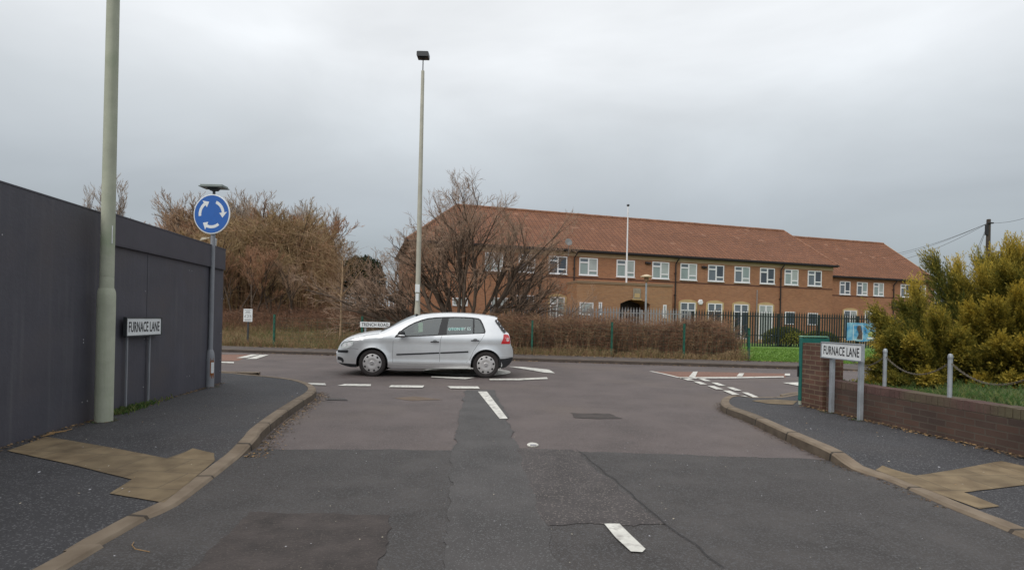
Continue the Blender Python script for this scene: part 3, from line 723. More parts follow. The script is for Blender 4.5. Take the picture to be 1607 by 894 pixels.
M_pane = [pane('blind behind glass', (.22,.27,.265), .12), pane('curtain behind glass', (.30,.33,.32), .12), pane('dark room glass', (.035,.045,.06)), pane('grey room glass', (.10,.12,.14))]
root = empty('brick_building', B0, 'long two storey orange brick building with red clay pantile roof across the road', 'building', rz=BA)
BM = Matrix.Translation(B0) @ Matrix.Rotation(BA, 4, 'Z'); BI = BM.inverted()
def bs(px, py, off=0.0):
    """front-plane coordinates (s, z) of a pixel; off = plane set back"""
    p0 = B0-bn*off; q = PL(px, py, p0, bn); l = BI @ q; return l.x, l.z
S1 = bs(1307, 424)[0]; SB = 4.0; S2 = bs(1466, 449, SB)[0]
EZ = 5.80; RZ = 9.0; DW = 10.0
print('S1', S1, 'S2', S2, 'eaves z at 985', bs(985, 400), bs(1240, 415), bs(700, 386))
def wallbox(x0, y0, x1, y1, z1, holes=(), name='wall', m=None):
    mb = MB(); uvbox(mb, x0, y0, -.3, x1, y1, z1); return mb.build(name, m or M_brick, root)
wallbox(0, 0, S1, DW, EZ-.02); wallbox(S1+.003, SB, S2, SB+DW, 5.56)
# roofs
def slope(mb, pts, m=0):
    """planar polygon with UV: u along eaves, v up the slope; pts[0]->pts[1] is the eaves edge"""
    P = [Vector(p) for p in pts]; u = (P[1]-P[0]).normalized(); n = (P[1]-P[0]).cross(P[-1]-P[0]).normalized(); v = n.cross(u)
    mb.poly(pts, m, [((p-P[0]).dot(u), (p-P[0]).dot(v)) for p in P])
oh = .22; HI = 3.4; dz = oh*(RZ-EZ)/(DW/2)
mb = MB()
e = EZ-dz+.12
slope(mb, [(-oh, -oh, e), (S1+.25, -oh, e), (S1+.25, DW/2, RZ), (HI, DW/2, RZ)])
slope(mb, [(S1+.25, DW+oh, e), (-oh, DW+oh, e), (HI, DW/2, RZ), (S1+.25, DW/2, RZ)])
slope(mb, [(-oh, DW+oh, e), (-oh, -oh, e), (HI, DW/2, RZ)])
rf = mb.build('roof', M_tile, root)
mb = MB(); random.seed(5)
def ridge(mb, a, b, r=.11):
    a = Vector(a); b = Vector(b); n = int((b-a).length/.45)
    for i in range(n): mb.tube([a.lerp(b, i/n), a.lerp(b, (i+.93)/n)], r*random.uniform(.93, 1.05), 8)
ridge(mb, (HI, DW/2, RZ+.0), (S1+.2, DW/2, RZ+.0)); ridge(mb, (-oh, -oh, e+.02), (HI, DW/2, RZ+.0), .09)
ridge(mb, (S1+.22, DW/2, RZ), (S1+.22, -oh, e), .07)
mb.build('ridge_tiles', mat('ridge clay', (.26,.13,.08), .85, .25, 2), rf)
EZ2 = 5.58; RZ2 = 9.4; dz2 = oh*(RZ2-EZ2)/(DW/2); e2 = EZ2-dz2+.12
mb = MB()
slope(mb, [(S1-.05, SB-oh, e2), (S2+.3, SB-oh, e2), (S2+.3, SB+DW/2, RZ2), (S1-.05, SB+DW/2, RZ2)])
slope(mb, [(S2+.3, SB+DW+oh, e2), (S1-.05, SB+DW+oh, e2), (S1-.05, SB+DW/2, RZ2), (S2+.3, SB+DW/2, RZ2)])
rf2 = mb.build('roof', M_tile, root)
mb = MB(); ridge(mb, (S1, SB+DW/2, RZ2), (S2+.25, SB+DW/2, RZ2)); mb.build('ridge_tiles', bpy.data.materials['ridge clay'], rf2)
# gable triangles
for s, y0, ez, rz in ((S1+.0, 0, EZ, RZ), (S2, SB, EZ2, RZ2)):
    mb = MB(); P_ = [(s, y0, ez-.03), (s, y0+DW, ez-.03), (s, y0+DW/2, rz-.06)]; mb.poly(P_, 0, [(p[1], p[2]) for p in P_]); mb.build('gable', M_brick, root)
mb = MB(); 
for (s, y0, ez, rz) in ((S1+.25, 0, e, RZ), (S2+.3, SB, e2, RZ2)):
    for (ya, yb) in ((y0-oh, y0+DW/2), (y0+DW+oh, y0+DW/2)):
        mb = MB()
        mb.prism([(ya, ez-.14), (ya, ez+.02), (yb, rz+.02), (yb, rz-.14)], s+.002, s+.04, Matrix(((0,0,1,0),(1,0,0,0),(0,1,0,0),(0,0,0,1)))); mb.build('verge_board', M_cream, root)
mb.build('verge_board', M_cream, root) if False else None
# fascia, soffit, cream band, gutter
mb = MB(); mb.box((-.02, -.025, 5.39), (S1+.02, -.002, EZ-.03)); mb.build('cream_band', M_cream, root)
mb = MB(); mb.box((-oh, -oh+.02, e-.16), (S1+.25, -.0, e-.12)); mb.box((-oh+.01, -oh+.0, e-.16), (S1+.24, -oh+.018, e-.01)); mb.box((-oh, -oh-.11, e-.12), (S1+.25, -oh-.003, e-.02))
mb.box((-oh-.11, -oh-.11, e-.12), (-oh-.003, DW+oh, e-.02)); mb.box((-oh, -oh+.02, e-.16), (-.0, DW+oh, e-.12))
mb.box((S1+.255, SB-oh, e2-.16), (S2+.3, SB-.0, e2-.12)); mb.box((S1+.26, SB-oh-.11, e2-.12), (S2+.32, SB-oh-.003, e2-.02)); mb.build('gutter', M_gutter, root)
mb = MB(); mb.box((.0, -.012, 4.03), (S1, -.002, 4.11)); mb.box((S1+.01, SB-.012, 3.92), (S2, SB-.002, 4.00)); mb.build('brick_course', M_dkbrick, root)
for px, off, zt in ((900, 0, e-.1), (1059, 0, e-.1), (1224, 0, e-.1), (1401.5, SB, e2-.1)):
    s, _ = bs(px, 440, off); mb = MB(); mb.tube([(s+.15, off-oh-.05, zt), (s+.12, off-oh-.03, zt-.12), (s, off-.09, zt-.42), (s, off-.09, 0)], .045, 8)
    for z in (1.5, 3.2, 4.6): mb.box((s-.07, off-.1, z), (s+.07, off-.001, z+.05))
    mb.build('downpipe', M_gutter, root)
def window(px0, px1, py0, py1, off=0.0, style=0, pn=(0, 0, 0, 0), name='window', surround=False, zb=None):
    s0, zt = bs(px0, (py0), off); s1, _ = bs(px1, py0, off); pm = (px0+px1)/2
    _, zt = bs(pm, py0, off); _, z0 = bs(pm, py1, off)
    if zb is not None: z0 = zb
    y = off; fw = .065; W = s1-s0
    mb = MB()
    def bar(a, b, c, d, t=.05): mb.box((a, y-t, c), (b, y-.002, d))
    bar(s0, s1, z0, z0+fw); bar(s0, s1, zt-fw, zt); bar(s0, s0+fw, z0+fw, zt-fw, .0495); bar(s1-fw, s1, z0+fw, zt-fw, .0495)
    cells = []
    sm = (s0+s1)/2; H = zt-z0
    if style == 0:      # left: top light over a large pane, right: large pane over a bottom light
        bar(sm-.045, sm+.045, z0+fw, zt-fw, .055); a = zt-.27*H; b = z0+.27*H
        bar(s0+fw, sm-.045, a-.045, a+.045, .052); bar(sm+.045, s1-fw, b-.04, b+.04, .052)
        cells = [(s0+fw, sm-.045, a+.045, zt-fw), (s0+fw, sm-.045, z0+fw, a-.045), (sm+.045, s1-fw, b+.04, zt-fw), (sm+.045, s1-fw, z0+fw, b-.04)]
    elif style == 1:    # single
        cells = [(s0+fw, s1-fw, z0+fw, zt-fw)]
    elif style == 2:    # tall pair of glazed doors with top light
        bar(sm-.05, sm+.05, z0+fw, zt-fw, .055); a = zt-.22*H
        bar(s0+fw, sm-.05, a-.03, a+.03, .052); bar(sm+.05, s1-fw, a-.03, a+.03, .052)
        cells = [(s0+fw, sm-.05, z0+fw, a-.03), (sm+.05, s1-fw, z0+fw, a-.03), (s0+fw, sm-.05, a+.03, zt-fw), (sm+.05, s1-fw, a+.03, zt-fw)]
    w_ = mb.build(name, M_frame, root, bevel=.006)
    for i, (a, b, c, d) in enumerate(cells):
        q = MB(); q.box((a, y-.022, c), (b, y-.003, d)); q.build('pane', M_pane[pn[i % len(pn)]], w_)
    if style == 0:
        q = MB(); q.box((s0-.03, y-.09, z0-.04), (s1+.03, y-.001, z0-.003)); q.build('sill', M_frame, w_)
    if surround:
        R = .13; q = MB(); n = 10; o_ = []; i_ = []
        q.box((s0-R, y-.04, 0.2), (s0-.003, y-.002, zt+.0)); q.box((s1+.003, y-.04, 0.2), (s1+R, y-.002, zt+.0))
        for k in range(n+1):
            t = k/n; xx = s0-R+(W+2*R)*t; o_.append((xx, zt+.001+.17*sin(pi*t)**.7+.03)); 
        P_ = o_+[(s1+R, zt+.001), (s0-R, zt+.001)]
        q.prism(P_, .002, .042, Matrix.Translation((0, y, 0)) @ Matrix.Rotation(radians(90), 4, 'X')); q.build('surround', M_stone, w_)
        q = MB(); q.box((s0, y-.06, .25), (s1, y-.002, z0-.003)); q.build('sill', M_stone, w_)
def rowbox(x0, x1, xmid): return x0, x1
UP = [(761,789.5,0),(814,840,2),(861,890,2),(909,938,0),(967.5,996,0),(1023.5,1050,0),(1067.5,1093.5,0),(1111,1136,3),(1152.5,1176.5,1),(1192.5,1215.5,2),(1231,1252.5,0),(1267.5,1289,3)]
pats = {0: (3,0,1,0), 1: (3,3,0,1), 2: (3,2,2,2), 3: (3,3,2,3)}
def upz(px):  # window head and foot pixel rows at this column, from the plane itself
    s, _ = bs(px, 420); q0 = BM @ Vector((s, 0, 5.32)); q1 = BM @ Vector((s, 0, 4.24)); return proj(q0), proj(q1)
CI = CR.transposed()
def proj(p):
    l = CI @ (p-Vector((0, 0, CAMH))); return (CXP+F*l.x/-l.z, CYP-F*l.y/-l.z)
for a, b, k in UP:
    t, u = upz((a+b)/2); window(a, b, t[1], u[1], 0, 0, pats[k])
for a, b, k in ((1317.5,1334,3),(1344.5,1361,1),(1370.5,1386.5,0),(1413,1428,3),(1438,1452.5,0)):
    s, _ = bs((a+b)/2, 440, SB); q0 = proj(BM @ Vector((s, SB, 5.12))); q1 = proj(BM @ Vector((s, SB, 4.05))); window(a, b, q0[1], q1[1], SB, 0, pats[k])
for a, b, st in ((1067.5,1091,0),(1110.5,1133,0),(1151.5,1174,0),(1191,1212,1)):
    s, _ = bs((a+b)/2, 440); q0 = proj(BM @ Vector((s, 0, 2.78)))
    window(a, b, q0[1], 0, 0, 2, ((2,2,3,3) if st == 0 else (1,1,1,1)), 'glazed_door', True, .45)
for a, b in ((1324,1344),(1357,1375)):
    s, _ = bs((a+b)/2, 440, SB); q0 = proj(BM @ Vector((s, SB, 2.78))); window(a, b, q0[1], 0, SB, 2, (3,1,3,1), 'glazed_door', True, .45)
window(863, 886, 466, 0, 0, 0, (1,1,0,1), surround=True, zb=1.3)
for a, b, y0, y1, k in ((710,734,467,480,1),(771,797,467,482,1),(811,838,463,478,2),(1231.5,1247,489,509,2),(1267.5,1283,491,510,2)): window(a, b, y0, y1, 0, 1, (k,))
# projecting flat roofed porch
PO = 1.6; sa, _ = bs(905, 470, -PO); sb_, _ = bs(1058, 470, -PO); PZ = bs(985, 443.5, -PO)[1]
o0, oz = bs(973, 496, -PO); o1, _ = bs(1020, 496, -PO); oz = bs(997, 471, -PO)[1]
mb = MB()
uvbox(mb, sa, -PO, -.3, o0, -.01, PZ-.14); uvbox(mb, o1, -PO, -.3, sb_-.15, -.01, PZ-.14)
n = 12; arch = [(lerp(o0, o1, t/n), oz-.22+.28*sin(pi*t/n)) for t in range(n+1)]
for a, b in zip(arch[:-1], arch[1:]):
    mb.quad((a[0], -PO, a[1]), (b[0], -PO, b[1]), (b[0], -PO, PZ-.14), (a[0], -PO, PZ-.14), 0, (a, b, (b[0], PZ-.14), (a[0], PZ-.14)))
    mb.quad((b[0], -PO, b[1]), (a[0], -PO, a[1]), (a[0], -.02, a[1]), (b[0], -.02, b[1]), 0)
po = mb.build('porch', M_brick2, root)
mb = MB(); mb.box((sa-.03, -PO-.04, PZ-.138), (sb_-.12, -.003, PZ-.06)); mb.box((sa-.05, -PO-.06, PZ-.058), (sb_-.10, -.003, PZ)); mb.build('coping', M_brick2, po)
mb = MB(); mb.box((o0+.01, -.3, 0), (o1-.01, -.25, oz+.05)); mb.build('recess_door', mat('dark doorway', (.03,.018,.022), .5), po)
a, b = bs(993.5, 452, -PO), bs(1005, 469, -PO)
mb = MB(); mb.box((a[0], -PO-.06, b[1]), (b[0], -PO-.003, a[1])); pq = mb.build('stone_plaque', mat('plaque stone', (.30,.26,.20), .85, .25, 6), po, bevel=.02)
mb = MB(); mb.box((a[0]-.05, -PO-.09, b[1]-.07), (b[0]+.05, -PO-.001, b[1]-.002)); mb.box((a[0]+.08, -PO-.075, b[1]+.08), (b[0]-.08, -PO-.062, b[1]+.32)); mb.build('plaque_ledge', M_stone, pq)
for (a, b, y0, y1, m) in ((909.5,931,474,494,0),(939.5,944.5,474,494,1),(1040.5,1045.5,478,499,1)):
    s0, z1 = bs(a, y0, -PO); s1, _ = bs(b, y0, -PO); _, z0 = bs(a, y1, -PO); mb = MB(); t = .07
    mb.box((s0, -PO-.05, z0), (s1, -PO-.002, z0+t)); mb.box((s0, -PO-.05, z1-t), (s1, -PO-.002, z1)); mb.box((s0, -PO-.049, z0+t), (s0+t, -PO-.002, z1-t)); mb.box((s1-t, -PO-.049, z0+t), (s1, -PO-.002, z1-t))
    wq = mb.build('window', M_frame, po); mb = MB(); mb.box((s0+t, -PO-.02, z0+t), (s1-t, -PO-.003, z1-t)); mb.build('pane', M_pane[1 if m == 0 else 3], wq)
# alarm box, vents, black sign
s, z = bs(1099, 474); mb = MB(); mb.lathe([(.20,0),(.20,.05),(.15,.09)], 6, M=Matrix.Translation((s, 0, z)) @ Matrix.Rotation(radians(90), 4, 'X')); mb.build('alarm_box', M_frame, root)
for px, py in ((1014.5,412.5),(1018,413),(1106,419.5),(1103,419)):
    s, z = bs(px, py); mb = MB(); mb.box((s-.12, -.14, z-.07), (s+.12, -.002, z+.07)); mb.build('vent', M_gutter, root, bevel=.03)
a, b = bs(1399, 472, SB), bs(1431, 485, SB); mb = MB(); mb.box((a[0], SB-.05, b[1]), (b[0], SB-.003, a[1])); mb.build('black_sign_board', M_black, root)
s, z = bs(889, 380); mb = MB(); mb.lathe([(.02,0),(.22,.07),(.23,.08),(.0,.03)], 18, M=Matrix.Translation((s-.1, -.55, z-.1)) @ Matrix.Rotation(radians(70), 4, 'X')); mb.tube([(s, -.35, z-.9),(s, -.42, z+.1),(s-.1, -.5, z-.1)], .02, 6); mb.build('satellite_dish', mat('dish grey', (.2,.2,.2), .6), root)
s2_, _ = bs(1220-0, 480); sq, zq = bs(1187.5, 455); mb = MB(); mb.tube([(sq, -.05, zq), (sq, -.05, .3)], .025, 6); mb.build('vent_pipe', M_steel, root)
# flagpole
fs_, fz0 = bs(983, 443, -.9); _, fz1 = bs(987.5, 323, -.9); q = BM @ Vector((fs_, -.9, PZ))
root2 = empty('flagpole', q, 'thin white flagpole standing on the flat porch roof of the brick building', 'flagpole')
mb = MB(); mb.lathe([(.055,0),(.05,1.5),(.035,fz1-PZ-.05)], 12); mb.build('pole', M_frame, root2, smooth='auto')
mb = MB(); mb.lathe([(.02,fz1-PZ-.05),(.09,fz1-PZ+.0),(.09,fz1-PZ+.06),(.02,fz1-PZ+.1)], 12); mb.build('finial', M_darkmetal, root2, smooth='auto')
# post-top lamp in the yard
YL = 31.0; l0 = V(1013, 500, YL); ztop = V(1015, 430, YL).z; zp = V(1014, 444, YL).z
root2 = empty('yard_lamp', (l0.x, YL, .1), 'slim post top lamp with flat cream cap in front of the brick porch', 'lamp')
mb = MB(); mb.lathe([(.06,0),(.055,zp-.1)], 12); mb.build('post', M_steel, root2, smooth='auto')
mb = MB(); mb.lathe([(.03,zp-.1),(.12,zp+.02),(.13,ztop-.32),(.10,ztop-.30)], 16); mb.build('lamp_glass', mat('clouded lamp glass', (.30,.19,.12), .3, .1, 4), root2, smooth='auto')
mb = MB(); mb.lathe([(.10,ztop-.30),(.34,ztop-.27),(.33,ztop-.22),(.12,ztop-.14),(.02,ztop-.12)], 20); mb.build('cap', mat('cream lamp cap', (.62,.50,.34), .5, .05, 4), root2, smooth='auto')

# ------------------------------------------------------------------ palisade fences
def palisade(label, p0, p1, z0f, H, m, spacing, rail=(.35, .85), group=None, railh=.05, pw=.035):
    d = Vector((p1.x-p0.x, p1.y-p0.y, 0)); Lg = d.length; d.normalize(); a = atan2(d.y, d.x)
    root = empty('palisade_fence', (p0.x, p0.y, 0), label, 'fence', group, rz=a)
    nb = max(1, round(Lg/2.75)); bl = Lg/nb
    for k in range(nb):
        mb = MB(); x = k*bl+spacing
        while x < (k+1)*bl-spacing*.5:
            q = p0+d*x; z0 = z0f(q.x, q.y); j = random.uniform(-.006, .006)
            mb.box((x-pw+j, -.03, z0+.05), (x-pw*.3+j, -.006, z0+H-.10)); mb.box((x+pw*.3+j, -.03, z0+.05), (x+pw+j, -.006, z0+H-.10)); mb.box((x-pw*.3+j, -.026, z0+.05), (x+pw*.3+j, -.012, z0+H))
            x += spacing
        z0 = z0f(*(p0+d*(k+.5)*bl).xy); q0 = z0f(*(p0+d*k*bl).xy); q1 = z0f(*(p0+d*(k+1)*bl).xy)
        pn = mb.build('pale_panel', m, root)
        mb = MB()
        for r in rail: mb.poly([(k*bl, .0, q0+H*r), ((k+1)*bl, .0, q1+H*r), ((k+1)*bl, .0, q1+H*r+railh), (k*bl, .0, q0+H*r+railh)]); mb.poly([(k*bl, .0, q0+H*r+railh), ((k+1)*bl, .0, q1+H*r+railh), ((k+1)*bl, .05, q1+H*r+railh), (k*bl, .05, q0+H*r+railh)])
        mb.build('rail', m, root)
    for k in range(nb+1):
        q = p0+d*k*bl; z0 = z0f(q.x, q.y); mb = MB(); mb.box((k*bl-.05, .01, z0-.1), (k*bl+.05, .11, z0+H-.12)); mb.build('post', m, root)
    return root
M_pdark = mat('dark green black fence paint', (.014, .024, .024), .5, .2, 6)
M_pgalv = mat('dull galvanised pales', (.27, .27, .28), .6, .15, 6)
j0 = V(1088, 520, 28.5); j1 = V(1465, 530, 31.5)
def gpal(x, y): return gz(x, y)*.35
PH = V(1180, 488.5, 29.3).z-.05
palisade('dark green palisade fence standing on the lawn in front of the brick building', j0, j1, gpal, PH, M_pdark, .155)
j2 = V(770, 500, 27.0)
palisade('pale galvanised palisade fence showing above the brambles below the porch', j2, j0-Vector((.2, .02, 0)), gpal, PH, M_pgalv, .155)
j3 = V(522, 470, 41); j4 = V(660, 474, 40)
palisade('distant galvanised palisade fence beyond the scrub left of the big bare tree', j3, j4, lambda x, y: gz(x, y)-.35, V(580, 466, 40.5).z-gz(-10, 40)+.35, M_pgalv, .16)
# banner tied to the fence
fdv = (j1-j0).normalized(); fnn = Vector((fdv.y, -fdv.x, 0)); fp0 = j0+fnn*.08
b0 = PL(1328.5, 520, fp0, fnn); b1 = PL(1374, 522, fp0, fnn); zt_ = PL(1350, 506.5, fp0, fnn).z; zb_ = PL(1350, 535, fp0, fnn).z
root2 = empty('fence_banner', (b0.x, b0.y, zb_), 'blue printed banner with a dark animal picture tied to the palisade fence', 'banner', rz=atan2(fdv.y, fdv.x))
Wb = (b1-b0).xy.length; Hb = zt_-zb_
m_ban = bpy.data.materials.new('banner print'); m_ban.use_nodes = True; t = m_ban.node_tree; b = t.nodes['Principled BSDF']; b.inputs['Roughness'].default_value = .45
c = t.nodes.new('ShaderNodeTexCoord'); nz = t.nodes.new('ShaderNodeTexNoise'); nz.inputs['Scale'].default_value = 2.2; nz.inputs['Detail'].default_value = 5; t.links.new(c.outputs['Object'], nz.inputs[0]); r = t.nodes.new('ShaderNodeValToRGB')
r.color_ramp.elements[0].position = .35; r.color_ramp.elements[0].color = (.02,.22,.50,1); r.color_ramp.elements[1].position = .7; r.color_ramp.elements[1].color = (.35,.62,.72,1); t.links.new(nz.outputs[0], r.inputs[0]); t.links.new(r.outputs[0], b.inputs['Base Color'])
mb = MB(); nx = 16
for i in range(nx):
    u0, u1 = i/nx, (i+1)/nx; f_ = lambda u: .015*sin(u*17)
    mb.quad((u0*Wb, f_(u0)-.02, .03*sin(u0*9)), (u1*Wb, f_(u1)-.02, .03*sin(u1*9)), (u1*Wb, f_(u1)-.02, Hb), (u0*Wb, f_(u0)-.02, Hb))
mb.build('banner_sheet', m_ban, root2, smooth=True)
XM = Matrix.Translation((0, -.045, 0)) @ Matrix.Rotation(radians(90), 4, 'X')
mb = MB(); mb.prism([(Wb*x, Hb*y) for x, y in ((.33,.12),(.52,.10),(.53,.45),(.49,.62),(.46,.84),(.39,.86),(.34,.78),(.33,.66),(.38,.55),(.40,.38),(.36,.25))], 0, .002, XM); mb.build('animal_picture', mat('brown fur print', (.09,.065,.06), .6, .5, 9), root2)
mb = MB(); 
for a_, b_, c_, d_ in ((.20,.54,.86,.875),(.20,.54,.06,.085),(.20,.215,.085,.86),(.525,.54,.085,.86)): mb.prism([(Wb*a_, Hb*c_), (Wb*b_, Hb*c_), (Wb*b_, Hb*d_), (Wb*a_, Hb*d_)], 0, .001, XM)
mb.build('white_border', M_signwhite, root2)
mb = MB(); mb.prism([(Wb*.72,Hb*.28),(Wb*.95,Hb*.25),(Wb*.97,Hb*.50),(Wb*.85,Hb*.55),(Wb*.73,Hb*.48)], 0, .001, XM); mb.build('yellow_print', mat('yellow print', (.50,.55,.22), .6, .3, 9), root2)
mb = MB(); mb.prism([(Wb*.68,Hb*.10),(Wb*.98,Hb*.12),(Wb*.98,Hb*.24),(Wb*.68,Hb*.20)], 0, .001, XM); mb.build('pale_strip', M_signwhite, root2)

# ------------------------------------------------------------------ green mesh fence along the verge
offp = VERGE+.55
pxs = [(430,541),(835,552),(960,0),(1073.5,0),(1175.5,0)]
root = empty('mesh_fence', (0, 0, 0), 'low green post and wire fence along the back of the far footway', 'fence')
ends = []
def fencept(px, off=offp):
    a = farline(-20, off); b = farline(20, off); d = (b-a).normalized(); n = Vector((d.y, -d.x, 0)); return PL(px, 530, a, n)
fpts = [fencept(px) for px in (430, 568, 700, 835, 960, 1073.5, 1175.5)]
for i, q in enumerate(fpts):
    z0 = gz(q.x, q.y); mb = MB(); H_ = 1.25 if i < 6 else 1.15
    mb.box((q.x-.035, q.y-.035, z0-.1), (q.x+.035, q.y+.035, z0+H_)); mb.box((q.x-.042, q.y-.042, z0+H_+.001), (q.x+.042, q.y+.042, z0+H_+.02)); 
    for zz in (.3,.6,.9,1.12): mb.box((q.x-.02, q.y-.06, z0+zz), (q.x+.02, q.y-.036, z0+zz+.04))
    mb.build('post', M_green, root)
mb = MB()
for a, b in zip(fpts[:-1], fpts[1:]):
    za, zb = gz(a.x, a.y), gz(b.x, b.y)
    for h in [.1+.13*k for k in range(9)]: mb.tube([(a.x, a.y-.04, za+h), (b.x, b.y-.04, zb+h)], .0025, 3, cap=False)
    n = 14
    for k in range(1, n):
        t = k/n; x = lerp(a.x, b.x, t); y = lerp(a.y, b.y, t)-.04; z = lerp(za, zb, t); mb.tube([(x, y, z+.05), (x, y, z+1.15)], .0022, 3, cap=False)
mb.build('wire_mesh', M_green, root)

# ------------------------------------------------------------------ tall lamp post across the road
lx = V(655, 490, farline(-3.4, .45).y); yq = lx.y
zt1 = V(666.5, 111, yq).z; zt2 = V(667, 80, yq).z
root = empty('lamp_post', (lx.x, yq, .09), 'tall slim pale lamp post with small dark lantern rising behind the car', 'lamp post')
mb = MB(); mb.lathe([(.10,0),(.10,1.6),(.085,1.72),(.084,2.6),(.080,5),(.056,zt1-.12),(.050,zt1-.10)], 20); mb.build('shaft', mat('weathered cream post', (.42,.41,.34), .7, .12, 3), root, smooth='auto')
mb = MB(); mb.lathe([(.018,zt1-.12),(.018,zt2-.28)], 10); nk = mb.build('neck', M_darkmetal, root)
mb = MB(); z = zt2-.09
mb.prism([(-.19,z-.26),(.19,z-.26),(.205,z-.22),(.205,z-.10),(.17,z-.08),(-.17,z-.08),(-.205,z-.10),(-.205,z-.22)], -.16, .16, Matrix.Rotation(radians(90), 4, 'X')); mb.prism([(-.10,z-.29),(.10,z-.29),(.15,z-.262),(-.15,z-.262)], -.1, .1, Matrix.Rotation(radians(90), 4, 'X')); mb.build('lantern', M_darkmetal, root, bevel=.01)
mb = MB(); mb.box((-.075,-.112,2.15),(.075,-.09,2.42)); mb.box((-.05,-.11,1.85),(.05,-.086,2.1)); mb.build('notice_plate', M_signwhite, root)
# far street lamp seen past the sign post
YS = 30.0; q = V(338.5, 420, YS); zt = V(330, 374, YS).z
root = empty('street_lamp', (q.x, YS, gz(q.x, YS)), 'distant pale street lamp with a short arm behind the roundabout sign post', 'street lamp')
zz = zt-gz(q.x, YS)
mb = MB(); mb.tube([(0,0,0),(0,0,zz-.05),(-.08,0,zz),(-.35,0,zz+.01)], .045, 8); mb.build('pole', M_steel, root, smooth='auto')
mb = MB(); mb.prism([(-.86,zz-.14),(-.35,zz-.02),(-.30,zz+.05),(-.74,zz+.04)], -.11, .11, Matrix.Rotation(radians(90), 4, 'X')); mb.build('lantern', mat('cream lantern', (.55,.5,.4), .5, .1, 5), root)
# telegraph pole with wires
YT = 34.0; q = V(1548, 500, YT); zt = V(1547, 344, YT).z
root = empty('telegraph_pole', (q.x, YT, 0), 'dark wooden telegraph pole with wires rising behind the conifer', 'telegraph pole')
M_wood = mat('dark pole wood', (.055,.042,.034), .9, .3, 3)
mb = MB(); mb.lathe([(.15,0),(.11,zt-.05),(.10,zt)], 14); mb.build('shaft', M_wood, root, smooth='auto')
mb = MB(); mb.box((-.22,-.14,zt-1.0),(-.10,.02,zt-.35)); mb.box((-.16,-.2,zt-.3),(.16,-.1,zt-.22)); mb.build('junction_box', M_black, root, bevel=.01)
mb = MB()
for z in (1.9,2.3,2.7,3.1,3.5,3.9): mb.tube([(-.22,0,zt-z),(.22,0,zt-z)], .012, 5)
mb.build('step_irons', M_darkmetal, root)
for (px, py, yy) in ((1395,392,46),(1420,398,46),(1405,395,60),(1520,418,40),(1525,420,40),(1690,300,30)):
    e_ = V(px, py, yy)-root.location; a_ = Vector((-.1, -.1, zt-.25)); n = 16; mb = MB(); sg = .5 if py < 400 else .1
    if py < 400 and py > 350: e_ = a_+(e_-a_)*1.5
    mb.tube([a_.lerp(e_, t/n)-Vector((0,0,sg*4*(t/n)*(1-t/n))) for t in range(n+1)], .011, 4, cap=False); mb.build('wire', M_black, root)
# small slate roofed house far to the right
h0 = V(1500, 480, 62)
root = empty('slate_house', (h0.x-3.0, 62, 0), 'distant house with a grey slate roof between the brick building and the conifer', 'house')
zr = V(1470, 450, 66).z; ze = V(1470, 476, 62).z
mb = MB(); uvbox(mb, 0, 0, -.3, 12, 8, ze); mb.build('wall', M_brick, root)
mb = MB(); slope(mb, [(-.3,-.3,ze-.1),(12.3,-.3,ze-.1),(12.3,4,zr),(-.3,4,zr)]); slope(mb, [(12.3,8.3,ze-.1),(-.3,8.3,ze-.1),(-.3,4,zr),(12.3,4,zr)]); mb.poly([(-.0,0,ze-.1),(-.0,4,zr-.1),(-.0,8,ze-.1)])
mb.build('roof', mat('grey slate', (.16,.165,.19), .6, .2, 3), root)
# ------------------------------------------------------------------ silver hatchback
M_paint = mat('silver car paint', (.78, .80, .82), .32, .03, 6, metal=.7, coat=.5)
M_paint.node_tree.nodes['Principled BSDF'].inputs['Coat Roughness'].default_value = .12
M_tyre = mat('tyre rubber', (.028, .024, .024), .85, .2, 9)
M_hub = mat('silver wheel trim', (.50, .49, .49), .42, .08, 8, metal=.35)
M_gap = mat('door gap', (.13, .14, .15), .7)
M_trim = mat('black car trim', (.016, .017, .02), .45, .1, 6)
M_glass = glassmat('car window glass', (.30,.36,.34), .16)
M_cabin = mat('dark cabin', (.035, .037, .04), .85, .2, 5)
M_lens = mat('headlamp lens', (.62,.66,.66), .12, .1, 12, coat=1)
M_red = mat('red lamp lens', (.55,.02,.025), .15, .15, 14, coat=1)
def C(cx, cy): return ((cx-368)/309.1, .305-((cy-492)-.0163*(cx-368))/309.1)
def Cs(l): return [C(*p) for p in l]
XF = -.93; XR = 3.24
topP = Cs([(108,408),(118,385),(128,368),(142,350),(165,333),(200,316),(240,303),(300,291),(360,283),(415,278),(445,268),(480,250),(540,217),(600,188),(650,168),(700,155),(760,147),(830,142),(900,140),(970,141),(1050,145),(1120,151),(1180,158),(1225,166),(1243,173)])
rearP = Cs([(1236,181),(1262,212),(1288,247),(1310,276),(1322,285),(1330,310),(1336,340),(1338,362),(1350,385),(1357,410),(1358,445),(1350,475),(1335,500),(1310,521),(1290,528),(1262,527)])
fc = C(370, 492); rc = C(1164, 505); AR = .355
def arch(c, a0, a1, n=22): return [(c[0]+AR*cos(radians(a0+(a1-a0)*t/n)), c[1]+AR*sin(radians(a0+(a1-a0)*t/n))) for t in range(n+1)]
sillz0 = C(490, 529)[1]; 
botP = arch(rc, -16, 196)+[C(1040, 532), C(800, 531), C(600, 530), C(500, 528)]+arch(fc, -14, 194)+Cs([(258,522),(220,522),(180,514),(150,505),(125,498)])
frontP = Cs([(112,488),(108,465),(107,440)])
OUT = topP+rearP+botP+frontP
def zt_at(x):
    pts = topP+rearP[:8]
    z = None
    for a, b in zip(pts[:-1], pts[1:]):
        if a[0] <= x <= b[0]: z = a[1]+(b[1]-a[1])*(x-a[0])/max(b[0]-a[0], 1e-6); break
    return z if z is not None else .8
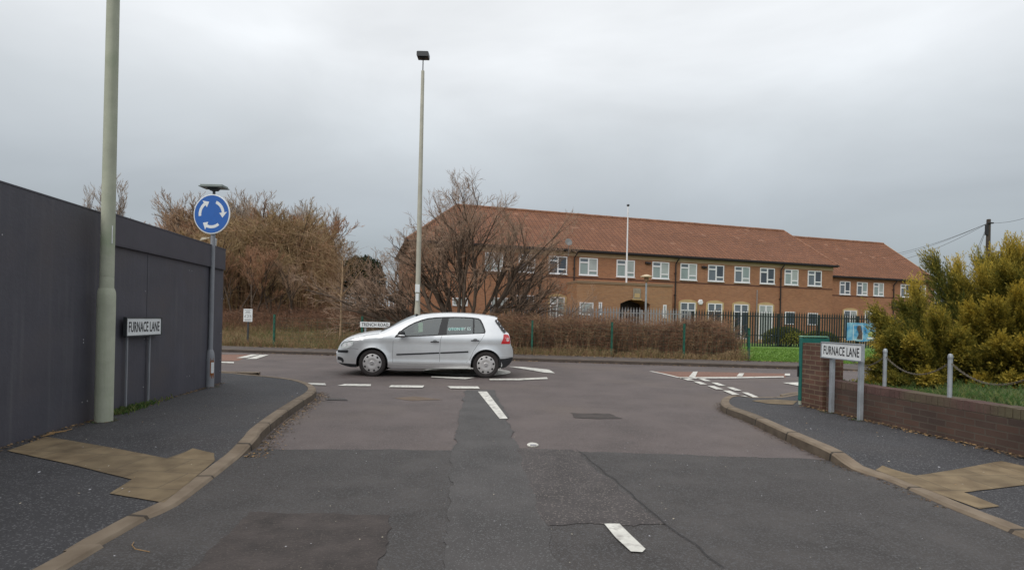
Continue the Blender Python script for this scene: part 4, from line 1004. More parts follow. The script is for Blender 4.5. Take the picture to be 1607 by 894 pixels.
def hw(x, z):
    W = .872
    if x < -.05: W -= .34*min(1, ((-.05-x)/.86))**2.6
    if x > 2.55: W -= .13*min(1.2, ((x-2.55)/.68))**2.3
    y = W
    if z > .90: y -= .225*((z-.90)/.57)**1.05
    elif z > .62: y -= .012*((z-.62)/.28)**2
    if z < .42: y -= .05*((.42-z)/.25)**1.6
    y += .012*exp(-((z-.86)/.05)**2)*(1 if .2 < x < 3 else .4)
    if .35 < x < 2.3: y += .030*exp(-((z-.30)/.032)**2)
    for c in (fc, rc):
        d = sqrt((x-c[0])**2+(z-c[1])**2); y += .016*exp(-((d-AR-.012)/.035)**2)
    zt = zt_at(x); u = zt-z; r = .11 if x < .2 else .085
    if -.9 < x < 3.05 and u < r: u = max(u, 0); y -= (r-sqrt(max(0, r*r-(r-u)**2)))*.9
    return max(y, .05)
wf = V(582.4, 570, 12.2); 
fw_ = G(583, 590.5); rw_ = G(761, 593.0)
cdir = (rw_-fw_).normalized(); carang = atan2(cdir.y, cdir.x)
near_y = .845
side = Vector((-cdir.y, cdir.x, 0))
c_org = fw_+side*near_y
car = empty('silver_hatchback', (c_org.x, c_org.y, 0), 'silver five door hatchback crossing the junction from right to left', 'car', rz=carang)
car.scale = (1, 1, 1)
print('car wheel depth', fw_, rw_, (rw_-fw_).length, 'need 2.578')
kx = (rw_-fw_).length/2.578
def panel(name, outer, m, holes=(), off=0.0, step=.07, parent=None, both=True, edge=.035, thick=None):
    """a region of the car's side, drawn in side view and laid on the body surface"""
    V2, fs = cdt(outer, holes, step, edge); first = None
    for s in ((-1, 1) if both is True else ((-1,) if both == 'near' else (1,))):
        mb = MB()
        for p in V2: mb.v.append((p.x, s*(hw(p.x, p.y)+off), p.y))
        for f in fs:
            a, b, c = [V2[k] for k in f[:3]]; ccw = (b.x-a.x)*(c.y-a.y)-(b.y-a.y)*(c.x-a.x) > 0
            g = f if (ccw == (s < 0)) else f[::-1]; mb.face(list(g))
        par = parent or car
        if isinstance(par, tuple): par = par[0 if s < 0 else 1]
        o = mb.build(name, m, par, smooth=True)
        if first is None: first = o
        else: return (first, o)
    return (first, first)
def strip(pts, w_):
    P = [Vector(p) for p in pts]; L_, R_ = [], []
    for i, p in enumerate(P):
        d = (P[min(i+1, len(P)-1)]-P[max(i-1, 0)]).normalized(); n = Vector((-d.y, d.x)); L_.append(p+n*w_/2); R_.append(p-n*w_/2)
    return [tuple(p) for p in L_+R_[::-1]]
WIN = Cs([(520,314),(528,300),(545,282),(575,254),(610,230),(650,208),(700,188),(750,176),(800,170),(860,167),(930,165),(1000,166),(1060,169),(1105,175),(1122,186),(1138,215),(1152,250),(1157,270),(1152,283),(1000,291),(850,298),(700,306)])
LAMP = Cs([(143,391),(140,375),(148,362),(165,352),(200,343),(232,339),(239,344),(237,358),(228,373),(210,384),(180,391)])
TAIL = Cs([(1286,288),(1318,290),(1327,305),(1332,330),(1334,352),(1330,357),(1268,357),(1274,340),(1283,318)])
body = panel('body', OUT, M_paint, [WIN], edge=.03)
# spanning surfaces over bonnet, screen, roof, tailgate and bumpers
outl = topP+rearP; outl = resample([(p[0], p[1]) for p in ([(frontP[-1])]+outl)], .05, False)
front_low = resample(Cs([(125,498),(112,488),(108,465),(107,440),(108,408)]), .05, False)
def span(name, pts, m, crown, parent=car, inset=0.0, off=0.0):
    mb = MB(); NS = 16; rows_ = []
    P = [Vector(p) for p in pts]
    for i, p in enumerate(P):
        d = (P[min(i+1, len(P)-1)]-P[max(i-1, 0)]); d = d.normalized() if d.length > 0 else Vector((1, 0)); n = Vector((-d.y, d.x))
        h = hw(p.x, p.y)-inset; row = []
        for k in range(NS+1):
            t = -1+2*k/NS; cc = crown*(1-abs(t)**2.4)+off; q = p+n*cc; row.append(mb.vert(q.x, h*t, q.y))
        rows_.append(row)
    for i in range(len(rows_)-1):
        for k in range(NS): mb.face((rows_[i][k], rows_[i+1][k], rows_[i+1][k+1], rows_[i][k+1]))
    return mb.build(name, m, parent, smooth=True)
def seg(a, b):  # part of the outline between x limits of index in pixel-ish coordinates
    return [p for p in outl if a <= p.x <= b]
xh = C(418, 277)[0]; xw = C(660, 165)[0]; xs_ = topP[-1][0]
span('bonnet', [p for p in outl if p.x <= xh+.03 and p.y > .6], M_paint, .045)
span('windscreen', [Vector(C(420,276)), Vector(C(445,266)), Vector(C(480,249)), Vector(C(540,216)), Vector(C(600,187)), Vector(C(655,166))], M_glass, .075, inset=.035)
span('roof_panel', [p for p in outl if xw-.03 <= p.x <= xs_+.001 and p.y > 1.2], M_paint, .03)
R_ = [Vector(p) for p in rearP]
span('rear_window', [R_[0], R_[1], R_[2], R_[3], R_[4]], M_trim, .02, inset=.05)
span('tailgate', R_[3:9], M_paint, .03)
span('rear_bumper', R_[8:], M_trim, .05)
span('front_bumper', [Vector(p) for p in front_low]+[p for p in outl if p.x < C(118,0)[0] and p.y < .62][:2], M_trim, .05)
# windows: black surround, panes
FWP = Cs([(545,300),(560,280),(585,256),(620,233),(655,214),(705,195),(760,182),(815,177),(846,175),(830,243),(822,291),(700,298)])
RWP = Cs([(893,175),(960,172),(1065,176),(1066,284),(960,289),(882,292),(884,240)])
QWP = Cs([(1077,177),(1100,181),(1112,190),(1128,218),(1141,252),(1145,268),(1141,277),(1078,283)])
panel('window_trim', WIN, M_trim, [FWP, RWP, QWP], off=-.006)
pw_ = []
for nm, P_ in (('front_window', FWP), ('rear_door_window', RWP), ('quarter_window', QWP)): pw_.append(panel(nm, P_, M_glass, off=-.012))
# decal, lettering and a painted reflection on the near side glass
def onside(x, z, off): return Vector((x, -(hw(x, z)+off), z))
def sidetext(name, txt, p0, h, m, parent, off=.004):
    if isinstance(parent, tuple): parent = parent[0]
    a = C(*p0[0]); b = C(*p0[1]); W = b[0]-a[0]; cx, cz = (a[0]+b[0])/2, (a[1]+b[1])/2
    vs, fs = text_mesh(txt, W, h); mb = MB()
    for x, y in vs: mb.v.append(tuple(onside(cx+x, cz+y+(b[1]-a[1])*(x/W), off)))
    for f in fs: mb.face(f)
    return mb.build(name, m, parent)
M_decal = mat('pale window lettering', (.55,.70,.68), .5, .1, 9)
panel('decal_panel', strip(Cs([(892,253),(960,251),(1003,250)]), .052), mat('teal decal', (.10,.26,.25), .5), off=-.009, both='near', parent=pw_[1])
sidetext('window_lettering', 'OTON BY ES', ((890,254),(1052,250)), .072, M_decal, pw_[1], -.006)
panel('window_reflection', Cs([(680,212),(712,206),(713,274),(684,276)]), mat('pale green reflection', (.22,.30,.25), .5, .1, 9), off=-.009, both='near', parent=pw_[0])  # pale green panel painted in place of a reflection in the front window
panel('rear_window_edge', Cs([(1222,188),(1235,183),(1262,213),(1288,247),(1306,275),(1288,276),(1262,243)]), M_trim, off=.016, edge=.02)
# gaps, mouldings, lamps, handles
def rub(name, pts, w_, m, off, both=True): return panel(name, strip(resample(pts, .05, False), w_), m, off=off, both=both, edge=.05, step=.2)
rub('door_gap', Cs([(520,316),(512,340),(511,420),(513,490)]), .006, M_gap, .0015)
rub('door_gap', Cs([(850,298),(840,330),(837,420),(837,504)]), .006, M_gap, .0015)
rub('door_gap', Cs([(1152,284),(1135,315),(1100,365),(1072,410),(1052,460)]), .006, M_gap, .0015)
rub('door_gap', Cs([(513,490),(640,495),(837,499),(1000,494),(1040,478),(1052,460)]), .005, M_gap, .0015)
rub('bonnet_gap', Cs([(150,350),(200,330),(240,318),(300,304),(360,292),(410,284)]), .006, M_gap, .0015)
rub('bumper_gap', Cs([(205,392),(250,391),(276,398)]), .006, M_gap, .0015)
rub('bumper_gap', Cs([(1262,452),(1310,453),(1350,449)]), .006, M_gap, .0015)
rub('side_moulding', Cs([(537,432),(700,426),(834,420)]), .032, M_trim, .016); rub('side_moulding', Cs([(841,420),(950,416),(1037,412)]), .032, M_trim, .016)
rub('sill_trim', Cs([(490,525),(600,528),(800,530),(1040,529)]), .035, M_trim, -.004)
lampo = panel('headlight', LAMP, M_lens, off=.006, edge=.02)
panel('headlight_rim', strip(Cs([(146,376),(152,360),(172,349),(205,341),(234,338)]), .012), M_trim, off=.008, parent=lampo)
for (cx, cy, r) in ((175,370,.035),(208,361,.045)):
    c_ = C(cx, cy); panel('lamp_reflector', [(c_[0]+r*cos(t*pi/6), c_[1]+r*.8*sin(t*pi/6)) for t in range(12)], M_frame, off=.0075, step=.03, edge=.02, parent=lampo)
tl = panel('tail_light', TAIL, M_red, off=.006, edge=.02)
c_ = C(1316, 326); panel('reversing_lamp', [(c_[0]+.038*cos(t*pi/6), c_[1]+.045*sin(t*pi/6)) for t in range(12)], mat('pale lamp lens', (.65,.5,.5), .2), off=.009, step=.03, edge=.02, parent=tl)
panel('bumper_strip', Cs([(116,404),(198,403),(203,412),(196,422),(118,421)]), M_trim, off=.010, edge=.02)
panel('fog_recess', Cs([(118,450),(140,452),(160,460),(169,476),(166,490),(155,490),(148,478),(118,474)]), M_trim, off=.003, edge=.02)
panel('lower_lip', Cs([(122,492),(160,496),(262,500),(262,522),(220,522),(180,514),(150,506)]), M_trim, off=.004, edge=.03)
panel('rear_valance', Cs([(1256,462),(1300,461),(1356,452),(1352,475),(1336,500),(1310,521),(1290,528),(1262,527),(1258,500)]), M_trim, off=.006, edge=.03)
panel('fuel_flap_line', strip(Cs([(1180,330),(1181,331)]), .001), M_gap, off=-.01, both='near') if False else None
for (cx, cy) in ((801,341),(1084,331)):
    x, z = C(cx, cy)
    for s in (-1, 1):
        mb = MB(); y = s*hw(x, z)
        mb.tube([(x-.088, y+s*.004, z-.008), (x-.05, y+s*.035, z-.004), (x+.05, y+s*.035, z-.004), (x+.088, y+s*.004, z-.008)], .013, 8)
        h = mb.build('door_handle', M_trim, car, smooth='auto')
        mb = MB(); mb.lathe([(.05,0),(.047,.004)], 20, M=Matrix.Translation((x, y, z+.008)) @ Matrix.Rotation(radians(90)*(1 if s < 0 else -1), 4, 'X') @ Matrix.Diagonal((1,.62,1,1))); mb.build('handle_cup', mat('handle cup', (.2,.21,.22), .4), h)
# mirrors
for s in (-1, 1):
    x, z = C(572, 289); y = s*(hw(x, z))
    mb = MB(); mb.lathe([(.02,-.10),(.07,-.085),(.085,-.02),(.082,.04),(.06,.075),(.02,.085)], 14, M=Matrix.Translation((x, y+s*.11, z+.015)) @ Matrix.Rotation(radians(90), 4, 'X') @ Matrix.Diagonal((.95,.80,1,1)))
    mi = mb.build('wing_mirror', M_trim, car, smooth=True)
    mb = MB(); mb.lathe([(.02,-.105),(.072,-.09),(.090,-.02),(.086,.04),(.062,.08),(.02,.09)], 14, M=Matrix.Translation((x+.005, y+s*.11, z-.028)) @ Matrix.Rotation(radians(90), 4, 'X') @ Matrix.Diagonal((.92,.35,1,1))); mb.build('mirror_cap', M_paint, mi, smooth=True)
    mb = MB(); mb.tube([(x-.02, y-s*.02, z-.03), (x, y+s*.05, z-.015)], .02, 8); mb.build('mirror_arm', M_trim, mi)
# wheel wells, underbody, cabin
mb = MB()
for c in (fc, rc):
    A_ = [(c[0]+(AR+.004)*cos(radians(-16+212*t/20)), c[1]+(AR+.004)*sin(radians(-16+212*t/20))) for t in range(21)]
    for s in (-1, 1):
        for a, b in zip(A_[:-1], A_[1:]):
            mb.quad((a[0], s*(hw(*a)-.003), a[1]), (b[0], s*(hw(*b)-.003), b[1]), (b[0], s*.5, b[1]), (a[0], s*.5, a[1]))
        mb.poly([(p[0], s*.52, p[1]) for p in A_])
mb.build('wheel_arch_liner', M_black, car)
mb = MB(); mb.box((-.50,-.52,.23),(2.95,.52,.30)); mb.box((.37,-.78,.205),(2.2,.78,.24)); mb.build('underbody', M_black, car)
mb = MB(); mb.box((.30,-.76,.30),(2.95,.76,.86)); mb.box((.32,-.72,.861),(.62,.72,.97)); mb.build('cabin_floor', M_cabin, car)
for (x, y) in ((1.28,-.36),(1.28,.36),(2.15,-.36),(2.15,.36)):
    mb = MB(); mb.prism([(x-.40,.861),(x+.02,.861),(x+.16,1.22),(x+.10,1.26),(x+.02,1.24),(x-.08,.95),(x-.40,.93)], -.25, .25, Matrix.Translation((0, y, 0)) @ Matrix.Rotation(radians(90), 4, 'X'))
    mb.box((x+.06, y-.13, 1.27), (x+.15, y+.13, 1.40)); mb.build('seat', M_cabin, car, bevel=.03)
mb = MB(); pts = [(.66+.05*sin(t*pi/10), .36+.18*cos(t*pi/10), 1.00+.17*sin(t*pi/10)) for t in range(21)]; mb.tube(pts, .015, 6, cap=False); mb.build('steering_wheel', M_trim, car)
# wheels
for c, nm in ((fc, 0), (rc, 1)):
    for s in (-1, 1):
        cx, cz = c[0], .305
        T = Matrix.Translation((cx, s*.845, cz)) @ Matrix.Rotation(radians(90)*(1 if s < 0 else -1), 4, 'X')
        mb = MB(); mb.lathe([(.20,-.19),(.27,-.195),(.298,-.175),(.305,-.10),(.304,-.04),(.295,-.008),(.268,.006),(.235,.004),(.214,-.006),(.212,-.03),(.1,-.05)], 48, M=T)
        wh = mb.build('wheel', M_tyre, car, smooth='auto')
        mb = MB(); 
        PW = lambda r, a, z: tuple(T @ Vector((r*cos(a), r*sin(a), z)))
        nh = 9; n = 72; R1, R2 = .207, .0
        prof = [(.209,-.012),(.207,.004),(.192,.010)]
        for (ra, za), (rb, zb) in zip(prof[:-1], prof[1:]):
            for k in range(n): mb.quad(PW(ra, 2*pi*k/n, za), PW(ra, 2*pi*(k+1)/n, za), PW(rb, 2*pi*(k+1)/n, zb), PW(rb, 2*pi*k/n, zb))
        # spoke zone with open slots
        for k in range(n):
            ph = (k % 8); a0, a1 = 2*pi*k/n, 2*pi*(k+1)/n
            if ph in (0, 1, 2):    # slot: inner ledge only
                mb.quad(PW(.150 if ph == 1 else .155, a0, .018), PW(.150 if ph == 1 else .155, a1, .018), PW(.12, a1, .024), PW(.12, a0, .024))
            else: mb.quad(PW(.192, a0, .010), PW(.192, a1, .010), PW(.12, a1, .024), PW(.12, a0, .024))
            mb.quad(PW(.12, a0, .024), PW(.12, a1, .024), PW(.06, a1, .018), PW(.06, a0, .018)); mb.quad(PW(.06, a0, .018), PW(.06, a1, .018), PW(.042, a1, .026), PW(.042, a0, .026))
        mb.poly([PW(.042, 2*pi*k/36, .026) for k in range(36)]); hb = mb.build('wheel_trim', M_hub, wh)
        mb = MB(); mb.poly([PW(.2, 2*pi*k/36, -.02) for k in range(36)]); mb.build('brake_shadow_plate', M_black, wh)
        # round badge: ring with stacked V and W strokes
        mb = MB()
        for k in range(24): mb.quad(PW(.038, 2*pi*k/24, .0275), PW(.038, 2*pi*(k+1)/24, .0275), PW(.033, 2*pi*(k+1)/24, .0275), PW(.033, 2*pi*k/24, .0275))
        def st(a, b, w_=.0045):
            a = Vector(a); b = Vector(b); d = (b-a).normalized(); q = Vector((-d.y, d.x))*w_/2
            mb.poly([tuple(T @ Vector((*(p), .0276))) for p in (a+q, a-q, b-q, b+q)])
        for a, b in (((-.014,.029),(0,.004)),((0,.004),(.014,.029)),((-.028,.016),(-.013,-.028)),((-.013,-.028),(0,-.004)),((0,-.004),(.013,-.028)),((.013,-.028),(.028,.016))): st(a, b)
        mb.build('wheel_badge', mat('badge grey', (.12,.12,.13), .4), hb)
mb = MB(); mb.tube([(2.3,0,1.49),(2.45,0,1.62)], .004, 5); mb.build('aerial', M_trim, car)
# number plate, rear
mb = MB(); mb.box((3.19,-.26,.62),(3.20,.26,.73)); mb.build('number_plate', mat('yellow plate', (.7,.5,.05), .5), car)

# ------------------------------------------------------------------ vegetation
def rv(s=1.0): return Vector((random.gauss(0, s), random.gauss(0, s), random.gauss(0, s)))
def grow(tr, cr, p, d, ln, r, lvl, mx, kids, spread, up, shrink, curve=.12, trunk_lvls=1, minr=.003):
    n = 5 if lvl == 0 else (4 if lvl < mx else 3); pts = [p]; rad = [r]; q = p.copy(); dd = d.copy()
    endr = r*.45 if lvl < mx else minr*.6
    for k in range(n):
        dd = (dd+rv(curve)+Vector((0, 0, up*.25))).normalized(); q = q+dd*(ln/n); pts.append(q.copy()); rad.append(r+(endr-r)*(k+1)/n)
    mb = tr if lvl < trunk_lvls else cr
    mb.tube(pts, rad, 8 if lvl == 0 else (5 if lvl == 1 else 3), cap=False, m=0 if lvl < mx-1 else (1 if mb is cr else 0))
    if lvl >= mx: return
    nk = kids[lvl]
    for k in range(nk):
        t = .25+.75*(k+random.random())/nk if lvl else .3+.7*(k+random.random())/nk
        i = min(int(t*n), n-1); f = t*n-i; pos = pts[i].lerp(pts[i+1], f); base = (pts[i+1]-pts[i]).normalized()
        o = base.orthogonal().normalized(); o.rotate(Matrix.Rotation(random.uniform(0, 2*pi), 3, base))
        a = spread*random.uniform(.6, 1.3); nd = (base*cos(a)+o*sin(a)+Vector((0, 0, up))).normalized()
        grow(tr, cr, pos, nd, ln*shrink*random.uniform(.65, 1.2)*(1.15-.4*t), max(minr, rad[i]*random.uniform(.45, .65)), lvl+1, mx, kids, spread, up, shrink, curve, trunk_lvls, minr)
M_bark = mat('grey brown bark', (.10,.072,.052), .9, .3, 4)
def twigmat(n, c): return mat(n, c, .9, .25, 1.5)
M_twig = twigmat('brown twigs', (.35,.23,.145)); M_twig2 = twigmat('reddish twigs', (.38,.215,.125)); M_twig3 = twigmat('olive twigs', (.32,.225,.115)); M_twig4 = twigmat('grey twigs', (.36,.30,.25))
def tree(name, seed, H, kids, spread, up, shrink, mx, m, trunkr, minr, stems=1, base_spread=.1, curve=.12, tl=1, firstlen=.5):
    random.seed(seed); tr, cr = MB(), MB()
    for s in range(stems):
        a = 2*pi*s/stems+random.random()*.6; d = Vector((cos(a)*base_spread*random.uniform(.6, 1.2), sin(a)*base_spread*random.uniform(.6, 1.2), 1)).normalized()
        grow(tr, cr, Vector((cos(a)*.12*(stems > 1), sin(a)*.12*(stems > 1), -.15)), d, H*firstlen*random.uniform(.85, 1.15), trunkr*(1 if stems == 1 else random.uniform(.6, 1)), 0, mx, kids, spread, up, shrink, curve, tl, minr)
    root = empty(name, (0, 0, 0), None, 'tree'); tr.build('trunk', M_bark, root, smooth=True); cr.build('crown', [M_bark, m], root); return root
# the big many-stemmed bare tree in front of the building
def big_tree():
    random.seed(21); tr, cr = MB(), MB()
    YB = 23.6; base = V(725, 505, YB)
    stems = [(-1.0,.25,1.05),(-.75,-.3,1.25),(-.5,.5,1.5),(-.22,-.2,1.9),(-.05,.3,2.2),(.2,-.3,1.8),(.42,.2,1.45),(.7,-.3,1.25),(1.0,.3,.95),(-1.3,-.2,.75),(-1.4,-.4,.9),(1.15,.5,1.0),(1.25,-.1,.55),(.9,.5,.7),(-1.1,.5,.6),(0,-.5,1.4),(.55,.55,1.2),(-.3,.3,1.1)]
    for i, (dx, dy, dz_) in enumerate(stems):
        d = Vector((dx*1.55, dy, dz_*.85+.1)).normalized(); ln = 5.1*random.uniform(.85, 1.1)*(1-.06*abs(dx))
        grow(tr, cr, Vector((dx*.28, dy*.3, -.1)), d, ln, random.uniform(.075, .13), 0, 4, (9, 6, 5, 5), .62, .09, .54, .11, 2, .0060)
    root = empty('bare_tree', (base.x, YB, gz(base.x, YB)-.15), 'wide spreading many stemmed bare tree in front of the left end of the brick building', 'tree')
    tr.build('trunk', M_bark, root, smooth=True); cr.build('crown', [M_bark, mat('fine brown twigs', (.34,.235,.165), .9, .25, 1.5)], root); return root
bt = big_tree()
# wood of bare trees to the left
random.seed(11)
wood = []
for k, (m, sp) in enumerate(((M_twig, .5), (M_twig2, .45), (M_twig3, .5), (M_twig4, .42))):
    wood.append(tree('woodland_tree', 100+k, 8.0, (12, 7, 6, 4), sp, .16, .50, 4, m, .11, .010, stems=(1, 2, 3, 1)[k], base_spread=.25, tl=1, firstlen=.62))
names = {0: 'brown twigged bare tree in the dense wood on the left', 1: 'reddish bare tree in the dense wood on the left', 2: 'olive green twigged bare tree in the dense wood on the left', 3: 'grey twigged bare tree in the dense wood on the left'}
def topprof(px):   # top of the wood in the photograph
    T = [(100,306),(160,292),(205,318),(240,300),(290,300),(330,296),(380,293),(430,300),(470,300),(510,310),(535,345),(555,400),(570,430)]
    for a, b in zip(T[:-1], T[1:]):
        if a[0] <= px <= b[0]: return a[1]+(b[1]-a[1])*(px-a[0])/(b[0]-a[0])
    return 430
used = set()
random.seed(12)
rows_ = [(29, 330, 465, 30), (33, 340, 480, 26), (38, 300, 500, 26), (44, 240, 515, 26), (51, 200, 520, 30)]
for ri, (Y, xa, xb, st_) in enumerate(rows_):
    px = xa+random.uniform(0, 15)
    while px < xb:
        y = Y+random.uniform(-1.5, 1.5); k = random.choice((0, 1, 2) if ri < 3 else (0, 1, 3, 3)); q = V(px, 480, y); tp = V(px, topprof(px)+ (random.uniform(45, 100) if ri < 1 else random.uniform(12, 50) if ri < 3 else random.uniform(0, 14)), y).z
        z = gz(q.x, y); h = max(2.0, (tp-z)); sc = h/7.7
        if k in used: o = copy_tree(wood[k])
        else: o = wood[k]; used.add(k)
        o.location = (q.x, y, z); o.rotation_euler = (0, 0, random.uniform(0, 6.28)); o.scale = (sc*1.12, sc*1.12, sc*random.uniform(.95, 1.05)); o['label'] = names[k]; o['group'] = ('brown', 'reddish', 'olive', 'grey')[k]+' trees of the wood'
        px += st_*random.uniform(.75, 1.2)
for k in range(4):
    if k not in used: wood[k].location = V(380, 480, 45); wood[k]['label'] = names[k]; wood[k]['group'] = ('brown', 'reddish', 'olive', 'grey')[k]+' trees of the wood'
for px, tp_, lab in ((140,297,'leftmost grey bare tree top seen over the hoarding left of the near lamp post'),(187,298,'grey bare tree top over the hoarding just right of the near lamp post')):
    y = 46; q = V(px, 480, y); h = V(px, tp_, y).z; o = copy_tree(wood[3]); o.location = (q.x, y, 0); o.scale = (h/8.0,)*2+(h/7.0,); o.rotation_euler = (0,0,px); o['label'] = lab; del o['group']
# undergrowth that thickens the wood
def thicket(name, n, region, hfun, m, label, cat, kind='stuff', r=.008, lean=.5, rz=None, segs=4, zf=gz, arch_=.8, kids=3):
    mb = MB()
    for i in range(n):
        x, y = region(); z = zf(x, y)-.03; h = hfun(x, y)*random.uniform(.45, 1.05); a = random.uniform(0, 2*pi); ln_ = lean*random.uniform(.2, 1); q = Vector((x, y, z)); pts = [q.copy()]
        for k in range(segs):
            t = (k+1)/segs; pts.append(Vector((x+cos(a)*ln_*h*t*t, y+sin(a)*ln_*h*t*t, z+h*(t-arch_*.35*t*t*t)*1.3))+rv(.03*h))
        mm = random.randrange(len(m)); mb.tube(pts, [r*(1-.75*k/segs) for k in range(segs+1)], 3, mm, cap=False)
        for j in range(kids):
            k = random.randrange(1, segs+1); b = pts[k]; e_ = b+Vector((random.gauss(0, .22), random.gauss(0, .22), random.uniform(-.05, .25)))*h*.8; mid = (b+e_)/2+rv(.03*h); mb.tube([b, mid, e_], [r*.6, r*.45, r*.25], 3, mm, cap=False)
    return tag(mb.build(name, m), label, cat, kind=kind)
random.seed(31)
M_b1 = mat('bramble stems', (.19,.105,.064), .9, .3, 2); M_b2 = mat('dry stems', (.30,.20,.11), .9, .25, 2); M_b3 = mat('rusty brush', (.24,.125,.072), .9, .3, 2); M_b4 = mat('dark bramble', (.11,.065,.045), .9, .3, 2); M_olv = mat('olive brush', (.16,.145,.055), .9, .3, 2)
XH0 = fencept(640).x; XH1 = fencept(1172).x
def reg_hedge():
    x = random.uniform(XH0, XH1); off = VERGE+.75+random.random()**.8*2.3; return x, farline(x, off).y
def h_hedge(x, y):
    d = y-farline(x, VERGE+.6).y; return (1.36+.34*noise.noise(Vector((x*.7, y*.7, 0)))+.22*noise.noise(Vector((x*2.1, y*.5, 3)))+(.35 if random.random() < .03 else 0))*sstep(.5+d/1.6)*(1.0 if x > 0 else 1.0-.2*sstep(-x/4))
thicket('bramble_hedge', 15000, reg_hedge, h_hedge, [M_b1, M_b2, M_b3, M_b4], 'dense brown leafless bramble hedge behind the far footway', 'hedge', r=.009, lean=.45, kids=4)
def reg_base():
    x = random.uniform(XH0-.5, XH1); return x, farline(x, VERGE+.25+random.random()*.6).y
thicket('verge_weeds', 3500, reg_base, lambda x, y: .22+.28*max(0, noise.noise(Vector((x*1.1, y, 5)))+.3), [M_b2, M_olv, M_b1, mat('straw', (.34,.25,.13), .9, .2, 2)], 'straggly dead weeds along the foot of the bramble hedge', 'weeds', r=.006, lean=.7, kids=2)
def reg_bank():
    px = random.uniform(330, 690); y = random.uniform(farline(-7, VERGE+.2).y, 34) if random.random() < .35 else random.uniform(farline(-7, VERGE+.2).y, 26); q = V(px, 500, y); return q.x, max(y, farline(q.x, VERGE+.25).y)
thicket('rough_grass', 15000, reg_bank, lambda x, y: .20+.25*max(0, noise.noise(Vector((x*.8, y*.8, 3)))+.4), [M_b2, mat('pale straw', (.33,.24,.12), .9, .2, 2), M_olv, M_b3, mat('dull green blades', (.10,.12,.035), .9, .2, 2)], 'rough brown and straw coloured grass on the bank across the road', 'grass', r=.006, lean=.7, kids=1, segs=3)
def reg_scrub():
    px = random.uniform(335, 690); y = random.uniform(24.5, 36); q = V(px, 480, y); return q.x, y
thicket('red_scrub', 9000, reg_scrub, lambda x, y: .7+.5*noise.noise(Vector((x*.5, y*.5, 8))), [M_b1, M_b3, M_b4, M_b3], 'reddish brown scrub at the foot of the wood', 'scrub', r=.011, lean=.5, kids=4)
def reg_under():
    px = random.uniform(325, 530); y = random.uniform(31, 50); q = V(px, 480, y); return q.x, y
def h_under(x, y):
    px = proj(Vector((x, y, 2)))[0]; top = V(px, topprof(max(101, min(569, px)))+62, y).z; return max(.8, (top-gz(x, y))*.85)
thicket('woodland_undergrowth', 4500, reg_under, h_under, [M_twig, M_twig2, M_twig3, M_twig3, M_b2], 'tangled brown and olive undergrowth filling the wood on the left', 'undergrowth', r=.018, lean=.25, kids=9, segs=5, arch_=.3)
# young birch with pale trunk
random.seed(41); YB = 23.3; q = V(534, 520, YB); tr, cr = MB(), MB(); zb = gz(q.x, YB); Ht = V(538, 375, YB).z-zb
pts = [Vector((0,0,-.1)), Vector((.03,0,Ht*.2)), Vector((0,0,Ht*.4)), Vector((.05,0,Ht*.6)), Vector((.03,0,Ht*.82)), Vector((.1,0,Ht))]
tr.tube(pts, [.06,.05,.045,.035,.02,.006], 8, cap=False)
for k in range(34):
    t = random.uniform(.42, .98); b = Vector((.03, 0, Ht*t)); a = random.uniform(0, 2*pi); d = Vector((cos(a), sin(a), random.uniform(.5, 1.1))).normalized(); grow(cr, cr, b, d, (1.08-t)*2.0+.2, .013*(1.3-t), 1, 3, (0, 6, 4), .5, .1, .42, .1, 1, .006)
for sgn in (-1, 1): grow(cr, cr, Vector((0, 0, Ht*.42)), Vector((sgn*.8, -.2, .75)).normalized(), 1.7, .024, 1, 3, (0, 6, 3), .45, .15, .4, .08, 1, .006)
root = empty('young_birch', (q.x, YB, zb), 'slender young tree with pale tan trunk on the rough bank left of the street sign', 'tree')
tr.build('trunk', mat('pale tan bark', (.36,.25,.15), .85, .2, 8), root, smooth=True); cr.build('crown', [M_b2, mat('tan twigs', (.26,.17,.09), .9, .2, 3)], root)

# leafy things ----------------------------------------------------
def leafmat(name, c1, c2, rough=.75):
    m = bpy.data.materials.new(name); m.use_nodes = True; t = m.node_tree; b = t.nodes['Principled BSDF']; b.inputs['Roughness'].default_value = rough; b.inputs['Specular IOR Level'].default_value = .25
    a = t.nodes.new('ShaderNodeAttribute'); a.attribute_name = 'gold'; mx = t.nodes.new('ShaderNodeMix'); mx.data_type = 'RGBA'; t.links.new(a.outputs['Fac'], mx.inputs[0]); mx.inputs[6].default_value = (*c1, 1); mx.inputs[7].default_value = (*c2, 1); t.links.new(mx.outputs[2], b.inputs['Base Color'])
    tr_ = t.nodes.new('ShaderNodeBsdfTranslucent'); t.links.new(mx.outputs[2], tr_.inputs[0]); ms = t.nodes.new('ShaderNodeMixShader'); ms.inputs[0].default_value = .2; l = t.links
    l.new(b.outputs[0], ms.inputs[1]); l.new(tr_.outputs[0], ms.inputs[2]); l.new(ms.outputs[0], t.nodes['Material Output'].inputs[0]); return m
def setgold(o, vals):
    at = o.data.attributes.new('gold', 'FLOAT', 'FACE'); at.data.foreach_set('value', vals)
